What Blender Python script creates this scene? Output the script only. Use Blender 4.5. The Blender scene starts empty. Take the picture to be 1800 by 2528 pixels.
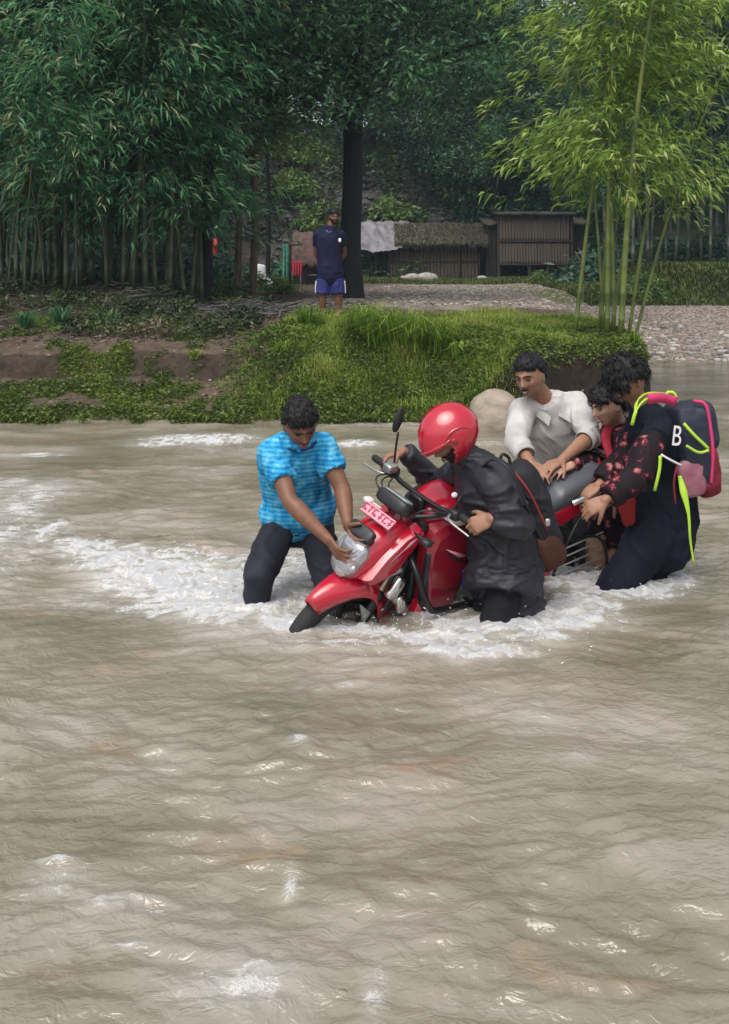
import bpy, math, random
import numpy as np
from mathutils import Vector, Matrix
random.seed(7)
RNG = np.random.default_rng(11)
scn = bpy.context.scene
COL = scn.collection
rad = math.radians

# ------------------------------------------------------------------ camera, sky, sun, exposure
FPX, CAMH, HZ = 2600.0, 1.65, 642.0
cam = bpy.data.cameras.new('camera'); camo = bpy.data.objects.new('camera', cam); COL.objects.link(camo)
camo.location = (0, 0, CAMH); camo.rotation_euler = (rad(90), 0, 0)
cam.sensor_fit = 'VERTICAL'; cam.sensor_height = 36.0; cam.lens = FPX / 2528 * 36
cam.shift_y = -(1264 - HZ) / 2528
cam.clip_end = 2000; cam.clip_start = 0.05
scn.camera = camo
SUN_EL, SUN_AZ = rad(62), rad(205)
world = bpy.data.worlds.new('World'); scn.world = world; world.use_nodes = True
wn = world.node_tree.nodes; wl = world.node_tree.links
sky = wn.new('ShaderNodeTexSky'); sky.sky_type = 'NISHITA'; sky.sun_disc = False
sky.sun_elevation = SUN_EL; sky.sun_rotation = SUN_AZ; sky.air_density = 1.0; sky.dust_density = 4.0; sky.ozone_density = 1.0
hs = wn.new('ShaderNodeHueSaturation'); hs.inputs['Saturation'].default_value = 0.35
wl.new(sky.outputs[0], hs.inputs['Color']); wl.new(hs.outputs[0], wn['Background'].inputs[0])
wn['Background'].inputs[1].default_value = 0.14
sl = bpy.data.lights.new('sun', 'SUN'); sl.energy = 1.4; sl.angle = rad(52); sl.color = (1.0, 0.96, 0.9)
so = bpy.data.objects.new('sun', sl); COL.objects.link(so)
sd = Vector((math.sin(SUN_AZ) * math.cos(SUN_EL), math.cos(SUN_AZ) * math.cos(SUN_EL), math.sin(SUN_EL)))
so.rotation_euler = sd.to_track_quat('Z', 'Y').to_euler()
vs = scn.view_settings; vs.view_transform = 'Standard'; vs.look = 'None'; vs.gamma = 1.0; vs.use_curve_mapping = False
vs.exposure = 0.5
scn.cycles.max_bounces = 6; scn.cycles.diffuse_bounces = 3; scn.cycles.glossy_bounces = 3
scn.cycles.transparent_max_bounces = 8; scn.cycles.caustics_reflective = False; scn.cycles.caustics_refractive = False

# ------------------------------------------------------------------ helpers
def W(px, py, d):
    "a point of the place from its direction and its distance"
    return np.array([(px - 900) * d / FPX, d, CAMH - (py - HZ) * d / FPX])
def WZ(px, py, z=0.0):
    d = (CAMH - z) * FPX / (py - HZ)
    return np.array([(px - 900) * d / FPX, d, z])
def unit(v):
    v = np.asarray(v, float); return v / (np.linalg.norm(v) + 1e-12)
def sst(a, b, x):
    t = np.clip((x - a) / (b - a), 0, 1); return t * t * (3 - 2 * t)
_T = np.random.default_rng(5).random((64, 64, 64)).astype(np.float32)
def vn(p):
    "3D value noise, 0..1"
    p = np.asarray(p, float); i = np.floor(p).astype(np.int64); f = p - i; f = f * f * f * (f * (f * 6 - 15) + 10)
    i0 = i & 63; i1 = (i + 1) & 63
    x0, y0, z0 = i0[..., 0], i0[..., 1], i0[..., 2]; x1, y1, z1 = i1[..., 0], i1[..., 1], i1[..., 2]
    fx, fy, fz = f[..., 0], f[..., 1], f[..., 2]
    a = _T[x0, y0, z0] * (1 - fx) + _T[x1, y0, z0] * fx; b = _T[x0, y1, z0] * (1 - fx) + _T[x1, y1, z0] * fx
    c = _T[x0, y0, z1] * (1 - fx) + _T[x1, y0, z1] * fx; e = _T[x0, y1, z1] * (1 - fx) + _T[x1, y1, z1] * fx
    return (a * (1 - fy) + b * fy) * (1 - fz) + (c * (1 - fy) + e * fy) * fz
def fbm(p, o=4, g=0.5):
    p = np.asarray(p, float); s = 0; a = 1; t = 0
    for k in range(o):
        s = s + a * vn(p * 2 ** k + 17.3 * k); t += a; a *= g
    return s / t
def ridg(p): return 1 - np.abs(2 * vn(p) - 1)
def P3(x, y, z=0.0):
    x = np.asarray(x, float); y = np.asarray(y, float)
    return np.stack([x, y, np.broadcast_to(np.asarray(z, float), x.shape)], -1)

def tag(o, label=None, cat=None, group=None, kind=None):
    if label: o['label'] = label
    if cat: o['category'] = cat
    if group: o['group'] = group
    if kind: o['kind'] = kind
    return o
def empty(name, loc=(0, 0, 0), label=None, cat=None, group=None, rotz=0.0):
    o = bpy.data.objects.new(name, None); COL.objects.link(o); o.location = tuple(loc); o.rotation_euler = (0, 0, rotz)
    o.empty_display_size = 0.1
    return tag(o, label, cat, group)
def mesh_np(name, V, F, smooth=True):
    "V (n,3), F list of index arrays: each (m,3) or (m,4), or a plain list of polygons"
    me = bpy.data.meshes.new(name)
    V = np.asarray(V, np.float32)
    if isinstance(F, np.ndarray): F = [F]
    if len(F) and isinstance(F[0], np.ndarray) and F[0].ndim == 2:
        loops = np.concatenate([f.ravel() for f in F]); sizes = np.concatenate([np.full(len(f), f.shape[1]) for f in F])
    else:
        loops = np.array([i for f in F for i in f]); sizes = np.array([len(f) for f in F])
    starts = np.concatenate([[0], np.cumsum(sizes)[:-1]])
    me.vertices.add(len(V)); me.vertices.foreach_set('co', V.ravel())
    me.loops.add(len(loops)); me.loops.foreach_set('vertex_index', loops.astype(np.int32))
    me.polygons.add(len(sizes)); me.polygons.foreach_set('loop_start', starts.astype(np.int32))
    me.polygons.foreach_set('use_smooth', np.full(len(sizes), smooth))
    me.update(calc_edges=True); me.validate()
    return me
def linkm(name, me, mat, parent=None):
    o = bpy.data.objects.new(name, me); COL.objects.link(o)
    if mat is not None and not len(me.materials): me.materials.append(mat)
    if parent is not None: o.parent = parent
    return o
def attr(me, name, vals):
    a = me.attributes.new(name, 'FLOAT', 'POINT'); a.data.foreach_set('value', np.asarray(vals, np.float32))
def attrc(me, name, vals):
    v = np.ones((len(vals), 4), np.float32); v[:, :3] = vals
    a = me.attributes.new(name, 'FLOAT_COLOR', 'POINT'); a.data.foreach_set('color', v.ravel())

def spl(pts, n=6):
    "Catmull-Rom through rows of any width"
    P = np.asarray(pts, float)
    if len(P) < 3: 
        t = np.linspace(0, 1, n + 1)[:, None]; return P[0] * (1 - t) + P[-1] * t
    Q = np.vstack([2 * P[0] - P[1], P, 2 * P[-1] - P[-2]]); out = []
    for i in range(1, len(Q) - 2):
        for k in range(n):
            t = k / n
            out.append(0.5 * (2 * Q[i] + (Q[i + 1] - Q[i - 1]) * t + (2 * Q[i - 1] - 5 * Q[i] + 4 * Q[i + 1] - Q[i + 2]) * t * t + (3 * Q[i] - Q[i - 1] - 3 * Q[i + 1] + Q[i + 2]) * t ** 3))
    out.append(P[-1]); return np.array(out)

class MB:
    "collects closed shapes, then links them as one mesh object"
    def __init__(s): s.V = []; s.F = []; s.n = 0
    def add(s, V, F):
        V = np.asarray(V, float); s.V.append(V); s.F += [[i + s.n for i in f] for f in F]; s.n += len(V); return s
    def sweep(s, pts, rx, ry=None, xax=(1, 0, 0), seg=12, n=0, cap='round'):
        pts = np.asarray(pts, float); m = len(pts)
        rx = np.full(m, rx) if np.isscalar(rx) else np.asarray(rx, float)
        ry = rx if ry is None else (np.full(m, ry) if np.isscalar(ry) else np.asarray(ry, float))
        xa = np.asarray(xax, float)
        if xa.ndim == 1: xa = np.tile(xa, (m, 1))
        if n:
            D = spl(np.hstack([pts, rx[:, None], ry[:, None], xa]), n); pts, rx, ry, xa = D[:, :3], np.abs(D[:, 3]), np.abs(D[:, 4]), D[:, 5:]
            m = len(pts)
        T = np.gradient(pts, axis=0); R = []
        a = np.linspace(0, 2 * math.pi, seg, endpoint=False); ca, sa = np.cos(a)[:, None], np.sin(a)[:, None]
        rings = []
        for i in range(m):
            t = unit(T[i]); x = xa[i] - t * np.dot(xa[i], t)
            if np.linalg.norm(x) < 1e-4: x = np.cross(t, (0.3, 0.2, 1.0))
            x = unit(x); y = np.cross(t, x); R.append((t, x, y))
        if cap == 'round':
            for (i, sg) in ((0, -1),):
                t, x, y = R[0]; r = min(rx[0], ry[0])
                for k in (0.08, 0.45, 0.8):
                    c = math.cos(math.asin(k)) if False else k
                    rings.append(pts[0] - t * r * math.sqrt(1 - k * k) + ca * x * rx[0] * k + sa * y * ry[0] * k)
        for i in range(m):
            t, x, y = R[i]; rings.append(pts[i] + ca * x * rx[i] + sa * y * ry[i])
        if cap == 'round':
            t, x, y = R[-1]; r = min(rx[-1], ry[-1])
            for k in (0.8, 0.45, 0.08): rings.append(pts[-1] + t * r * math.sqrt(1 - k * k) + ca * x * rx[-1] * k + sa * y * ry[-1] * k)
        V = np.vstack(rings); F = []
        for i in range(len(rings) - 1):
            for j in range(seg):
                k = (j + 1) % seg; F.append((i * seg + j, i * seg + k, (i + 1) * seg + k, (i + 1) * seg + j))
        if cap != 'open':
            F.append(tuple(range(seg - 1, -1, -1))); q = (len(rings) - 1) * seg; F.append(tuple(range(q, q + seg)))
        return s.add(V, F)
    def tube(s, a, b, r0, r1=None, seg=10, cap='flat'):
        return s.sweep([a, b], [r0, r0 if r1 is None else r1], seg=seg, cap=cap)
    def sq(s, c, ax, h, e1=1.0, e2=1.0, nu=16, nv=10):
        "superellipsoid: centre, 3 axes (rows), half sizes, exponents (1 = ellipsoid, 0.3 = rounded box)"
        c = np.asarray(c, float); A = np.eye(3) if ax is None else np.asarray(ax, float)
        f = lambda w, e: np.sign(w) * np.abs(w) ** e
        V = []; F = []
        vv = np.linspace(-math.pi / 2, math.pi / 2, nv + 1); uu = np.linspace(-math.pi, math.pi, nu, endpoint=False)
        for v in vv[1:-1]:
            for u in uu:
                q = (h[0] * f(math.cos(v), e1) * f(math.cos(u), e2), h[1] * f(math.cos(v), e1) * f(math.sin(u), e2), h[2] * f(math.sin(v), e1))
                V.append(c + q[0] * A[0] + q[1] * A[1] + q[2] * A[2])
        b = len(V); V.append(c - h[2] * A[2]); V.append(c + h[2] * A[2])
        for i in range(nv - 2):
            for j in range(nu):
                k = (j + 1) % nu; F.append((i * nu + j, i * nu + k, (i + 1) * nu + k, (i + 1) * nu + j))
        for j in range(nu):
            k = (j + 1) % nu; F.append((b, k, j)); F.append((b + 1, (nv - 2) * nu + j, (nv - 2) * nu + k))
        return s.add(V, F)
    def loft(s, secs, n=4, seg=20):
        "sections along x: (x, zc, half width, half height, exponent); closed body"
        D = spl(secs, n) if n else np.asarray(secs, float); rings = []
        a = np.linspace(0, 2 * math.pi, seg, endpoint=False)
        for x, zc, hw, hh, e in D:
            hw = max(hw, 1e-3); hh = max(hh, 1e-3)
            ca = np.sign(np.cos(a)) * np.abs(np.cos(a)) ** e; sa = np.sign(np.sin(a)) * np.abs(np.sin(a)) ** e
            rings.append(np.stack([np.full(seg, x), hw * ca, zc + hh * sa], 1))
        V = np.vstack(rings); F = []
        for i in range(len(rings) - 1):
            for j in range(seg):
                k = (j + 1) % seg; F.append((i * seg + j, i * seg + k, (i + 1) * seg + k, (i + 1) * seg + j))
        F.append(tuple(range(seg - 1, -1, -1))); q = (len(rings) - 1) * seg; F.append(tuple(range(q, q + seg)))
        return s.add(V, F)
    def plate(s, prof, y0, y1, taper=1.0, bulge=0.0):
        "side profile (x,z) extruded from y0 to y1 with a smaller outer face"
        p = np.asarray(prof, float); c = p.mean(0); n = len(p)
        q = c + (p - c) * taper; ym = y0 + (y1 - y0) * 0.65; r = c + (p - c) * (1 + taper) / 2
        V = [(a[0], y0, a[1]) for a in p] + [(a[0], ym, a[1]) for a in (c + (p - c) * (0.3 + 0.7 * (1 + taper) / 2))] + [(a[0], y1, a[1]) for a in q]
        V.append((c[0], y1 + bulge, c[1])); F = [tuple(range(n - 1, -1, -1))]
        for L in range(2):
            for j in range(n):
                k = (j + 1) % n; F.append((L * n + j, L * n + k, (L + 1) * n + k, (L + 1) * n + j))
        for j in range(n): F.append((2 * n + j, 2 * n + (j + 1) % n, 3 * n))
        if y1 < y0: F = [f[::-1] for f in F]
        return s.add(V, F)
    def box(s, c, h, ax=None):
        c = np.asarray(c, float); A = np.eye(3) if ax is None else np.asarray(ax, float)
        V = [c + sx * h[0] * A[0] + sy * h[1] * A[1] + sz * h[2] * A[2] for sx in (-1, 1) for sy in (-1, 1) for sz in (-1, 1)]
        return s.add(V, [(0, 1, 3, 2), (4, 6, 7, 5), (0, 4, 5, 1), (2, 3, 7, 6), (0, 2, 6, 4), (1, 5, 7, 3)])
    def ribbon(s, pts, w, wd, th=0.003):
        pts = np.asarray(pts, float); V = []; F = []
        w = np.full(len(pts), w) if np.isscalar(w) else np.asarray(w)
        T = np.gradient(pts, axis=0)
        for i, p in enumerate(pts):
            t = unit(T[i]); x = unit(np.asarray(wd) - t * np.dot(wd, t)); y = np.cross(t, x)
            for a, b in ((-1, -1), (1, -1), (1, 1), (-1, 1)): V.append(p + x * a * w[i] / 2 + y * b * th / 2)
        for i in range(len(pts) - 1):
            for j in range(4):
                k = (j + 1) % 4; F.append((i * 4 + j, i * 4 + k, i * 4 + 4 + k, i * 4 + 4 + j))
        F.append((3, 2, 1, 0)); q = (len(pts) - 1) * 4; F.append((q, q + 1, q + 2, q + 3))
        return s.add(V, F)
    def raw(s): return np.vstack(s.V), s.F
    def build(s, name, mat, parent=None, smooth=True, base=None, bevel=0.0, sharp=None):
        V, F = s.raw()
        if base is not None: V = V - np.asarray(base)
        me = mesh_np(name, V, F, smooth)
        o = linkm(name, me, mat, parent)
        if bevel:
            m = o.modifiers.new('bevel', 'BEVEL'); m.width = bevel; m.segments = 2; m.limit_method = 'ANGLE'; m.angle_limit = rad(35)
        if sharp is not None and smooth:
            try: me.set_sharp_from_angle(angle=rad(sharp))
            except Exception: pass
        return o

def remesh(V, F, voxel=0.005, smooth=4, ratio=1.0, disp=None):
    me = mesh_np('tmp', V, F); o = bpy.data.objects.new('tmp', me); COL.objects.link(o)
    m = o.modifiers.new('r', 'REMESH'); m.mode = 'VOXEL'; m.voxel_size = voxel
    if smooth:
        m = o.modifiers.new('s', 'SMOOTH'); m.factor = 0.5; m.iterations = smooth
    dg = bpy.context.evaluated_depsgraph_get(); me2 = bpy.data.meshes.new_from_object(o.evaluated_get(dg))
    bpy.data.objects.remove(o); bpy.data.meshes.remove(me)
    if disp is not None:
        n = len(me2.vertices); co = np.empty(n * 3, np.float32); me2.vertices.foreach_get('co', co); co = co.reshape(-1, 3)
        no = np.empty(n * 3, np.float32); me2.vertices.foreach_get('normal', no); no = no.reshape(-1, 3)
        co = co + no * disp(co)[:, None]; me2.vertices.foreach_set('co', co.astype(np.float32).ravel()); me2.update()
    if ratio < 1:
        o = bpy.data.objects.new('tmp', me2); COL.objects.link(o)
        m = o.modifiers.new('d', 'DECIMATE'); m.ratio = ratio
        dg = bpy.context.evaluated_depsgraph_get(); me3 = bpy.data.meshes.new_from_object(o.evaluated_get(dg))
        bpy.data.objects.remove(o); bpy.data.meshes.remove(me2); me2 = me3
    me2.polygons.foreach_set('use_smooth', np.ones(len(me2.polygons), bool))
    return me2
def shift_mesh(me, base):
    n = len(me.vertices); co = np.empty(n * 3, np.float32); me.vertices.foreach_get('co', co)
    co = co.reshape(-1, 3) - np.asarray(base, np.float32); me.vertices.foreach_set('co', co.ravel()); me.update()

# ------------------------------------------------------------------ materials
def nodes(name):
    m = bpy.data.materials.new(name); m.use_nodes = True; nt = m.node_tree
    return m, nt, nt.nodes['Principled BSDF'], nt.nodes, nt.links
def spec(b, v):
    k = 'Specular IOR Level' if 'Specular IOR Level' in b.inputs else 'Specular'; b.inputs[k].default_value = v
def M(name, col, rough=0.6, metal=0.0, var=0.25, scale=8.0, bump=0.0, bscale=40.0, sp=0.5, col2=None, coat=0.0, stretch=None):
    m, nt, b, N, L = nodes(name)
    tc = N.new('ShaderNodeTexCoord'); mp = N.new('ShaderNodeMapping'); L.new(tc.outputs['Object'], mp.inputs[0])
    if stretch: mp.inputs['Scale'].default_value = stretch
    nz = N.new('ShaderNodeTexNoise'); nz.inputs['Scale'].default_value = scale; nz.inputs['Detail'].default_value = 5; L.new(mp.outputs[0], nz.inputs['Vector'])
    cr = N.new('ShaderNodeValToRGB'); L.new(nz.outputs['Fac'], cr.inputs[0])
    c = np.array(col[:3]); c2 = np.array(col2[:3]) if col2 is not None else c * (1 - var)
    c1 = c if col2 is not None else np.minimum(c * (1 + var), 0.95)
    cr.color_ramp.elements[0].position = 0.35; cr.color_ramp.elements[1].position = 0.65
    cr.color_ramp.elements[0].color = (*c2, 1); cr.color_ramp.elements[1].color = (*c1, 1)
    L.new(cr.outputs[0], b.inputs['Base Color'])
    b.inputs['Roughness'].default_value = rough; b.inputs['Metallic'].default_value = metal; spec(b, sp)
    if coat: b.inputs['Coat Weight'].default_value = coat; b.inputs['Coat Roughness'].default_value = 0.08
    if bump:
        n2 = N.new('ShaderNodeTexNoise'); n2.inputs['Scale'].default_value = bscale; n2.inputs['Detail'].default_value = 4; L.new(mp.outputs[0], n2.inputs['Vector'])
        bm = N.new('ShaderNodeBump'); bm.inputs['Strength'].default_value = bump; bm.inputs['Distance'].default_value = 0.01
        L.new(n2.outputs['Fac'], bm.inputs['Height']); L.new(bm.outputs[0], b.inputs['Normal'])
    return m
def leafmat(name, c1, c2, c3=None, rough=0.45, trans=0.3, sp=0.35):
    "colour runs over the per-leaf attribute tint"
    m, nt, b, N, L = nodes(name)
    at = N.new('ShaderNodeAttribute'); at.attribute_name = 'tint'
    oi = N.new('ShaderNodeObjectInfo')
    ad = N.new('ShaderNodeMath'); ad.operation = 'MULTIPLY_ADD'; L.new(oi.outputs['Random'], ad.inputs[0]); ad.inputs[1].default_value = 0.3; 
    sb = N.new('ShaderNodeMath'); sb.operation = 'SUBTRACT'; L.new(at.outputs['Fac'], sb.inputs[0]); sb.inputs[1].default_value = 0.15; L.new(sb.outputs[0], ad.inputs[2])
    cr = N.new('ShaderNodeValToRGB'); L.new(ad.outputs[0], cr.inputs[0])
    cr.color_ramp.elements[0].color = (*c1, 1); cr.color_ramp.elements[0].position = 0.1
    cr.color_ramp.elements[1].color = (*c2, 1); cr.color_ramp.elements[1].position = 0.8
    if c3: e = cr.color_ramp.elements.new(0.96); e.color = (*c3, 1)
    L.new(cr.outputs[0], b.inputs['Base Color']); b.inputs['Roughness'].default_value = rough; spec(b, sp)
    tr = N.new('ShaderNodeBsdfTranslucent'); L.new(cr.outputs[0], tr.inputs[0])
    mx = N.new('ShaderNodeMixShader'); mx.inputs[0].default_value = trans
    L.new(b.outputs[0], mx.inputs[1]); L.new(tr.outputs[0], mx.inputs[2]); L.new(mx.outputs[0], N['Material Output'].inputs['Surface'])
    return m

# ------------------------------------------------------------------ terrain
def edge_y(x):
    n = 0.35 * (fbm(P3(x * 0.8, x * 0 + 3), 3) - 0.5) * 2
    return 10.75 + n + 6.1 * sst(2.95, 3.8, x) + 0.05 * np.clip(x - 3.8, 0, 50) + 0.25 * sst(1.0, 2.4, x)
def terrain(x, y):
    x = np.asarray(x, float); y = np.asarray(y, float)
    s = y - edge_y(x)
    bed = np.clip(s * 0.5, -0.42, 0) - 0.02
    xp = [0, .15, 1.25, 1.45, 2.6, 4.0, 200]
    L_ = np.interp(s, [0, .12, 1.0, 1.35, 1.5, 1.8, 4.0, 300], [-.02, .06, .26, .30, .52, .60, .85, .85])
    C_ = np.interp(s, [0, .12, .5, 1.1, 1.7, 3.0, 300], [-.02, .10, .25, .62, .80, .86, .86])
    E_ = np.interp(s, [0, .06, .22, .5, 3, 300], [-.02, .05, .62, .74, .84, .85])
    R_ = np.interp(s, [0, 7.0, 8.0, 10.5, 13, 300], [-.02, .56, .66, .84, .88, .9])
    n1 = fbm(P3(x * 1.2, y * 1.2, 7.0), 4) - 0.5
    wc = sst(-1.9, -0.6, x + n1 * 1.2); we = sst(0.9, 1.8, x); wr = sst(3.2, 4.4, x - 0.05 * np.clip(y - 16, 0, 20))
    h = L_ * (1 - wc) + C_ * wc; h = h * (1 - we) + E_ * we; h = h * (1 - wr) + R_ * wr
    land = sst(0, 0.3, s)
    h = np.where(s < 0, bed, h + land * (n1 * 0.16 + 0.07 * (fbm(P3(x * 5, y * 5, 2.0), 3) - 0.5)) * (1 - 0.75 * wr) * (1 - 0.7 * sst(17, 20, y)))
    h = h + .34 * sst(3.2, 6.5, s) * (1 - sst(-3.4, -2.2, x + .12 * (y - 14))) * (1 - sst(26, 32, y))
    h = h + .62 * sst(7.6, 10.5, s) * sst(5.6, 7.4, x - .22 * (y - 26)) * (1 - sst(33, 40, y))
    # far hillside behind the huts
    hill = np.clip(y - 47, 0, None)
    h = h + np.minimum(hill * 0.55, 9) * (0.75 + 0.5 * fbm(P3(x * .12, y * .12), 3)) + 3.0 * sst(60, 120, y)
    # steep rocky cut bank rising between the trees
    rk = sst(-13, -9, x) * (1 - sst(3, 6, x)) * sst(44.5, 47.5, y) * (1 - sst(52, 56, y))
    h = h + rk * (3.4 + 1.6 * fbm(P3(x * .6, y * .6, 4.), 4))
    h = np.where(y < 1.2, h + 0.3 * sst(1.2, -3, y), h)
    return h
def nonuni(segs):
    out = [segs[0][0]]
    for a, b, st in segs:
        n = max(1, int(round((b - a) / st))); out += list(np.linspace(a, b, n + 1)[1:])
    return np.array(out)
def grid(xs, ys):
    X, Y = np.meshgrid(xs, ys); nx, ny = len(xs), len(ys)
    i = np.arange(nx * ny).reshape(ny, nx)
    F = np.stack([i[:-1, :-1], i[:-1, 1:], i[1:, 1:], i[1:, :-1]], -1).reshape(-1, 4)
    return X.ravel(), Y.ravel(), F
xs = nonuni([(-400, -60, 40), (-60, -14, 2), (-14, -5, .35), (-5, 7, .055), (7, 16, .35), (16, 60, 2), (60, 400, 40)])
ys = nonuni([(-60, 8, 4), (8, 10.2, .4), (10.2, 15.5, .05), (15.5, 22, .16), (22, 44, .6), (44, 58, .4), (58, 90, 2), (90, 500, 30)])
X, Y, F = grid(xs, ys); Z = terrain(X, Y)
me = mesh_np('ground', np.stack([X, Y, Z], 1), F)
S = Y - edge_y(X)
nA = fbm(P3(X * .9, Y * .9, 1.), 4); nB = fbm(P3(X * 3.5, Y * 3.5, 5.), 4); nC = fbm(P3(X * 14, Y * 14, 9.), 3)
soil = np.array([.115, .084, .062]); dark = np.array([.045, .036, .026]); grass = np.array([.075, .105, .018]); gravel = np.array([.30, .27, .24]); sand = np.array([.30, .25, .19]); rock = np.array([.075, .070, .070])
def grassmask(x, y):
    s = y - edge_y(x); n = fbm(P3(x * .9, y * .9, 1.), 4); nb = fbm(P3(x * 3.5, y * 3.5, 5.), 4)
    left = (1 - sst(-2.2, -1.0, x))
    g = sst(.42, .6, n + .25 * nb + .10)
    g = np.where(left > .5, sst(.60, .76, n * .55 + .55 * nb + .18 * (1 - sst(.9, 1.2, s)) + .12 * sst(2.6, 3.2, s)), np.maximum(g, .15 + .95 * nb))
    g = g * (1 - .8 * np.exp(-((x + 1.5) / .55) ** 2) * sst(.3, .8, s))         # bare earth gully
    g = g * (1 - .92 * sst(1.2, 2.0, x) * (1 - sst(.35, .8, s)) * (x < 3.9))
    g = g * (1 - sst(2.6, 3.6, s) * (1 - left) * (1 - .7 * sst(.7, 1.6, x) * (1 - sst(3.2, 4.5, s))))
    return g
G = grassmask(X, Y)
c = soil[None] * (.65 + .7 * nB[:, None]); c = c * (1 - (G * .8)[:, None]) + grass[None] * (.6 + .8 * nC[:, None]) * (G * .8)[:, None]
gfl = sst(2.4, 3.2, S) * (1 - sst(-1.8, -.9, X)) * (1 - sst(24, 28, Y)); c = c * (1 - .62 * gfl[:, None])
cut_shade_soil = np.maximum(((S > 1.25) & (S < 1.62) & (X < -1.2)) * 1.0, (S < .6) * (X > 1.2) * (X < 3.7) * 1.5); c = c * (1 - .5 * cut_shade_soil[:, None])  # undercut shadows painted into the ground colour, along with darker wet soil
road = sst(16.6, 18.5, Y + (nA - .5) * 3) * (1 - sst(34, 37, Y + (nA - .5) * 3)) * sst(-2.5, .2, X - .12 * (Y - 17) + (nB - .5))
road = np.maximum(road, sst(2.9, 3.6, X - .05 * np.clip(Y - 16, 0, 20)) * (1 - sst(7, 8, S)) * (S > 0))
gv = gravel[None] * (.55 + .75 * nB[:, None]) ; c = c * (1 - road[:, None]) + gv * road[:, None]
far = sst(34.5, 37, Y) * (1 - sst(43, 45, Y)); farg = far * sst(.4, .55, nA + .1) * sst(-9, -7, X); c = c * (1 - farg[:, None]) + np.array([.10, .15, .025])[None] * farg[:, None]
mound = sst(7.2, 8.2, S) * sst(3.5, 4.5, X) * (1 - sst(30, 40, Y)); c = c * (1 - mound[:, None]) + (np.array([.085, .12, .02])[None] * (.6 + .8 * nB[:, None])) * mound[:, None]
hillm = sst(44.5, 46.5, Y); hc = rock[None] * (.3 + 1.3 * nB[:, None]); hg = sst(.50, .66, nA + .15 * (nB - .5) + .25 * (np.abs(X + 3) > 9)); hc = hc * (1 - hg[:, None]) + np.array([.022, .034, .012])[None] * hg[:, None]
c = c * (1 - hillm[:, None]) + hc * hillm[:, None]
bedm = (S < .05); c[bedm] = sand * .6
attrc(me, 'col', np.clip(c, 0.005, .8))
m, nt, b, N, L = nodes('ground_soil')
at = N.new('ShaderNodeAttribute'); at.attribute_name = 'col'
tc = N.new('ShaderNodeTexCoord'); nz = N.new('ShaderNodeTexNoise'); nz.inputs['Scale'].default_value = 9; nz.inputs['Detail'].default_value = 9; nz.inputs['Roughness'].default_value = .75; L.new(tc.outputs['Object'], nz.inputs['Vector'])
mr = N.new('ShaderNodeMapRange'); mr.inputs[1].default_value = .3; mr.inputs[2].default_value = .7; mr.inputs[3].default_value = .4; mr.inputs[4].default_value = 1.6; L.new(nz.outputs['Fac'], mr.inputs[0])
mx = N.new('ShaderNodeVectorMath'); mx.operation = 'SCALE'; L.new(at.outputs['Color'], mx.inputs[0]); L.new(mr.outputs[0], mx.inputs['Scale']); L.new(mx.outputs[0], b.inputs['Base Color'])
bm = N.new('ShaderNodeBump'); bm.inputs['Strength'].default_value = .9; bm.inputs['Distance'].default_value = .05; L.new(nz.outputs['Fac'], bm.inputs['Height']); L.new(bm.outputs[0], b.inputs['Normal'])
b.inputs['Roughness'].default_value = .95; spec(b, .2)
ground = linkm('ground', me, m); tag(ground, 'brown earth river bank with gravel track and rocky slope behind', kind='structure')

# ------------------------------------------------------------------ river
FO = [(40,1360,120,100,.30),(240,1480,150,40,.26),(190,1345,60,14,.7),(560,1400,80,30,.6),(420,1370,120,16,.6),(700,1500,60,30,1.1),(1500,1540,90,14,.4),(850,1600,120,12,.5),(215,1360,70,16,.8),(300,1385,90,24,1.1),(400,1420,120,34,1.2),(500,1455,120,40,1.3),(590,1495,90,40,1.4),(470,1500,160,22,.7),(650,1440,60,34,.9),(735,1420,55,50,.9),
 (600,1535,80,14,.7),(740,1555,90,14,1.0),(890,1560,100,14,.95),(1010,1575,100,16,.8),(1100,1580,110,22,1.0),(1230,1558,120,22,1.15),(1370,1530,90,22,1.2),(1440,1500,70,24,1.1),(1170,1615,110,14,1.0),(1330,1580,60,14,.9),
 (1075,1500,55,40,1.0),(1440,1425,70,34,1.0),(1560,1455,90,22,1.4),(1630,1425,60,30,1.3),(1500,1470,60,16,1.0),(1390,1440,60,26,.7),
 (60,1240,80,50,.50),(110,1310,60,30,.6),(10,1320,60,60,.5),(30,1200,40,20,.5),(500,1082,120,10,.95),(400,1092,60,8,.7),(880,1096,44,6,.9),(100,1118,70,6,.6),(1180,1095,90,6,.5),(640,1110,60,6,.4),
 (265,2225,50,16,.6),(380,2245,40,8,.45),(715,2185,14,26,.55),(560,2450,150,60,.40),(640,2410,60,30,.38),(925,2440,30,60,.42),(130,2118,50,6,.7),(130,2170,80,40,.3),(420,2070,40,8,.35),(740,1840,30,12,.4),(1180,2480,120,8,.3),(1440,1870,40,10,.35),(330,2330,60,10,.35),(900,1700,200,8,.25)]
def foam_density(x, y):
    D = np.zeros_like(x)
    for px, py, rx, ry, s in FO:
        c = WZ(px, py); sx = rx * c[1] / FPX * 1.0; sy = abs(WZ(px, py - ry)[1] - WZ(px, py + ry)[1]) / 2
        D = np.maximum(D, s * np.exp(-(((x - c[0]) / sx) ** 2 + ((y - c[1]) / sy) ** 2) * .7))
    return D
xs = nonuni([(-400, -30, 60), (-30, -6, 1.0), (-6, -2.2, .08), (-2.2, 2.4, .0125), (2.4, 6.5, .05), (6.5, 30, 1.0), (30, 400, 60)])
ys = nonuni([(-30, 1.0, 2.0), (1.0, 1.8, .05), (1.8, 6.2, .0125), (6.2, 8.5, .022), (8.5, 11.6, .045), (11.6, 18, .16), (18, 26, 1)])
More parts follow.
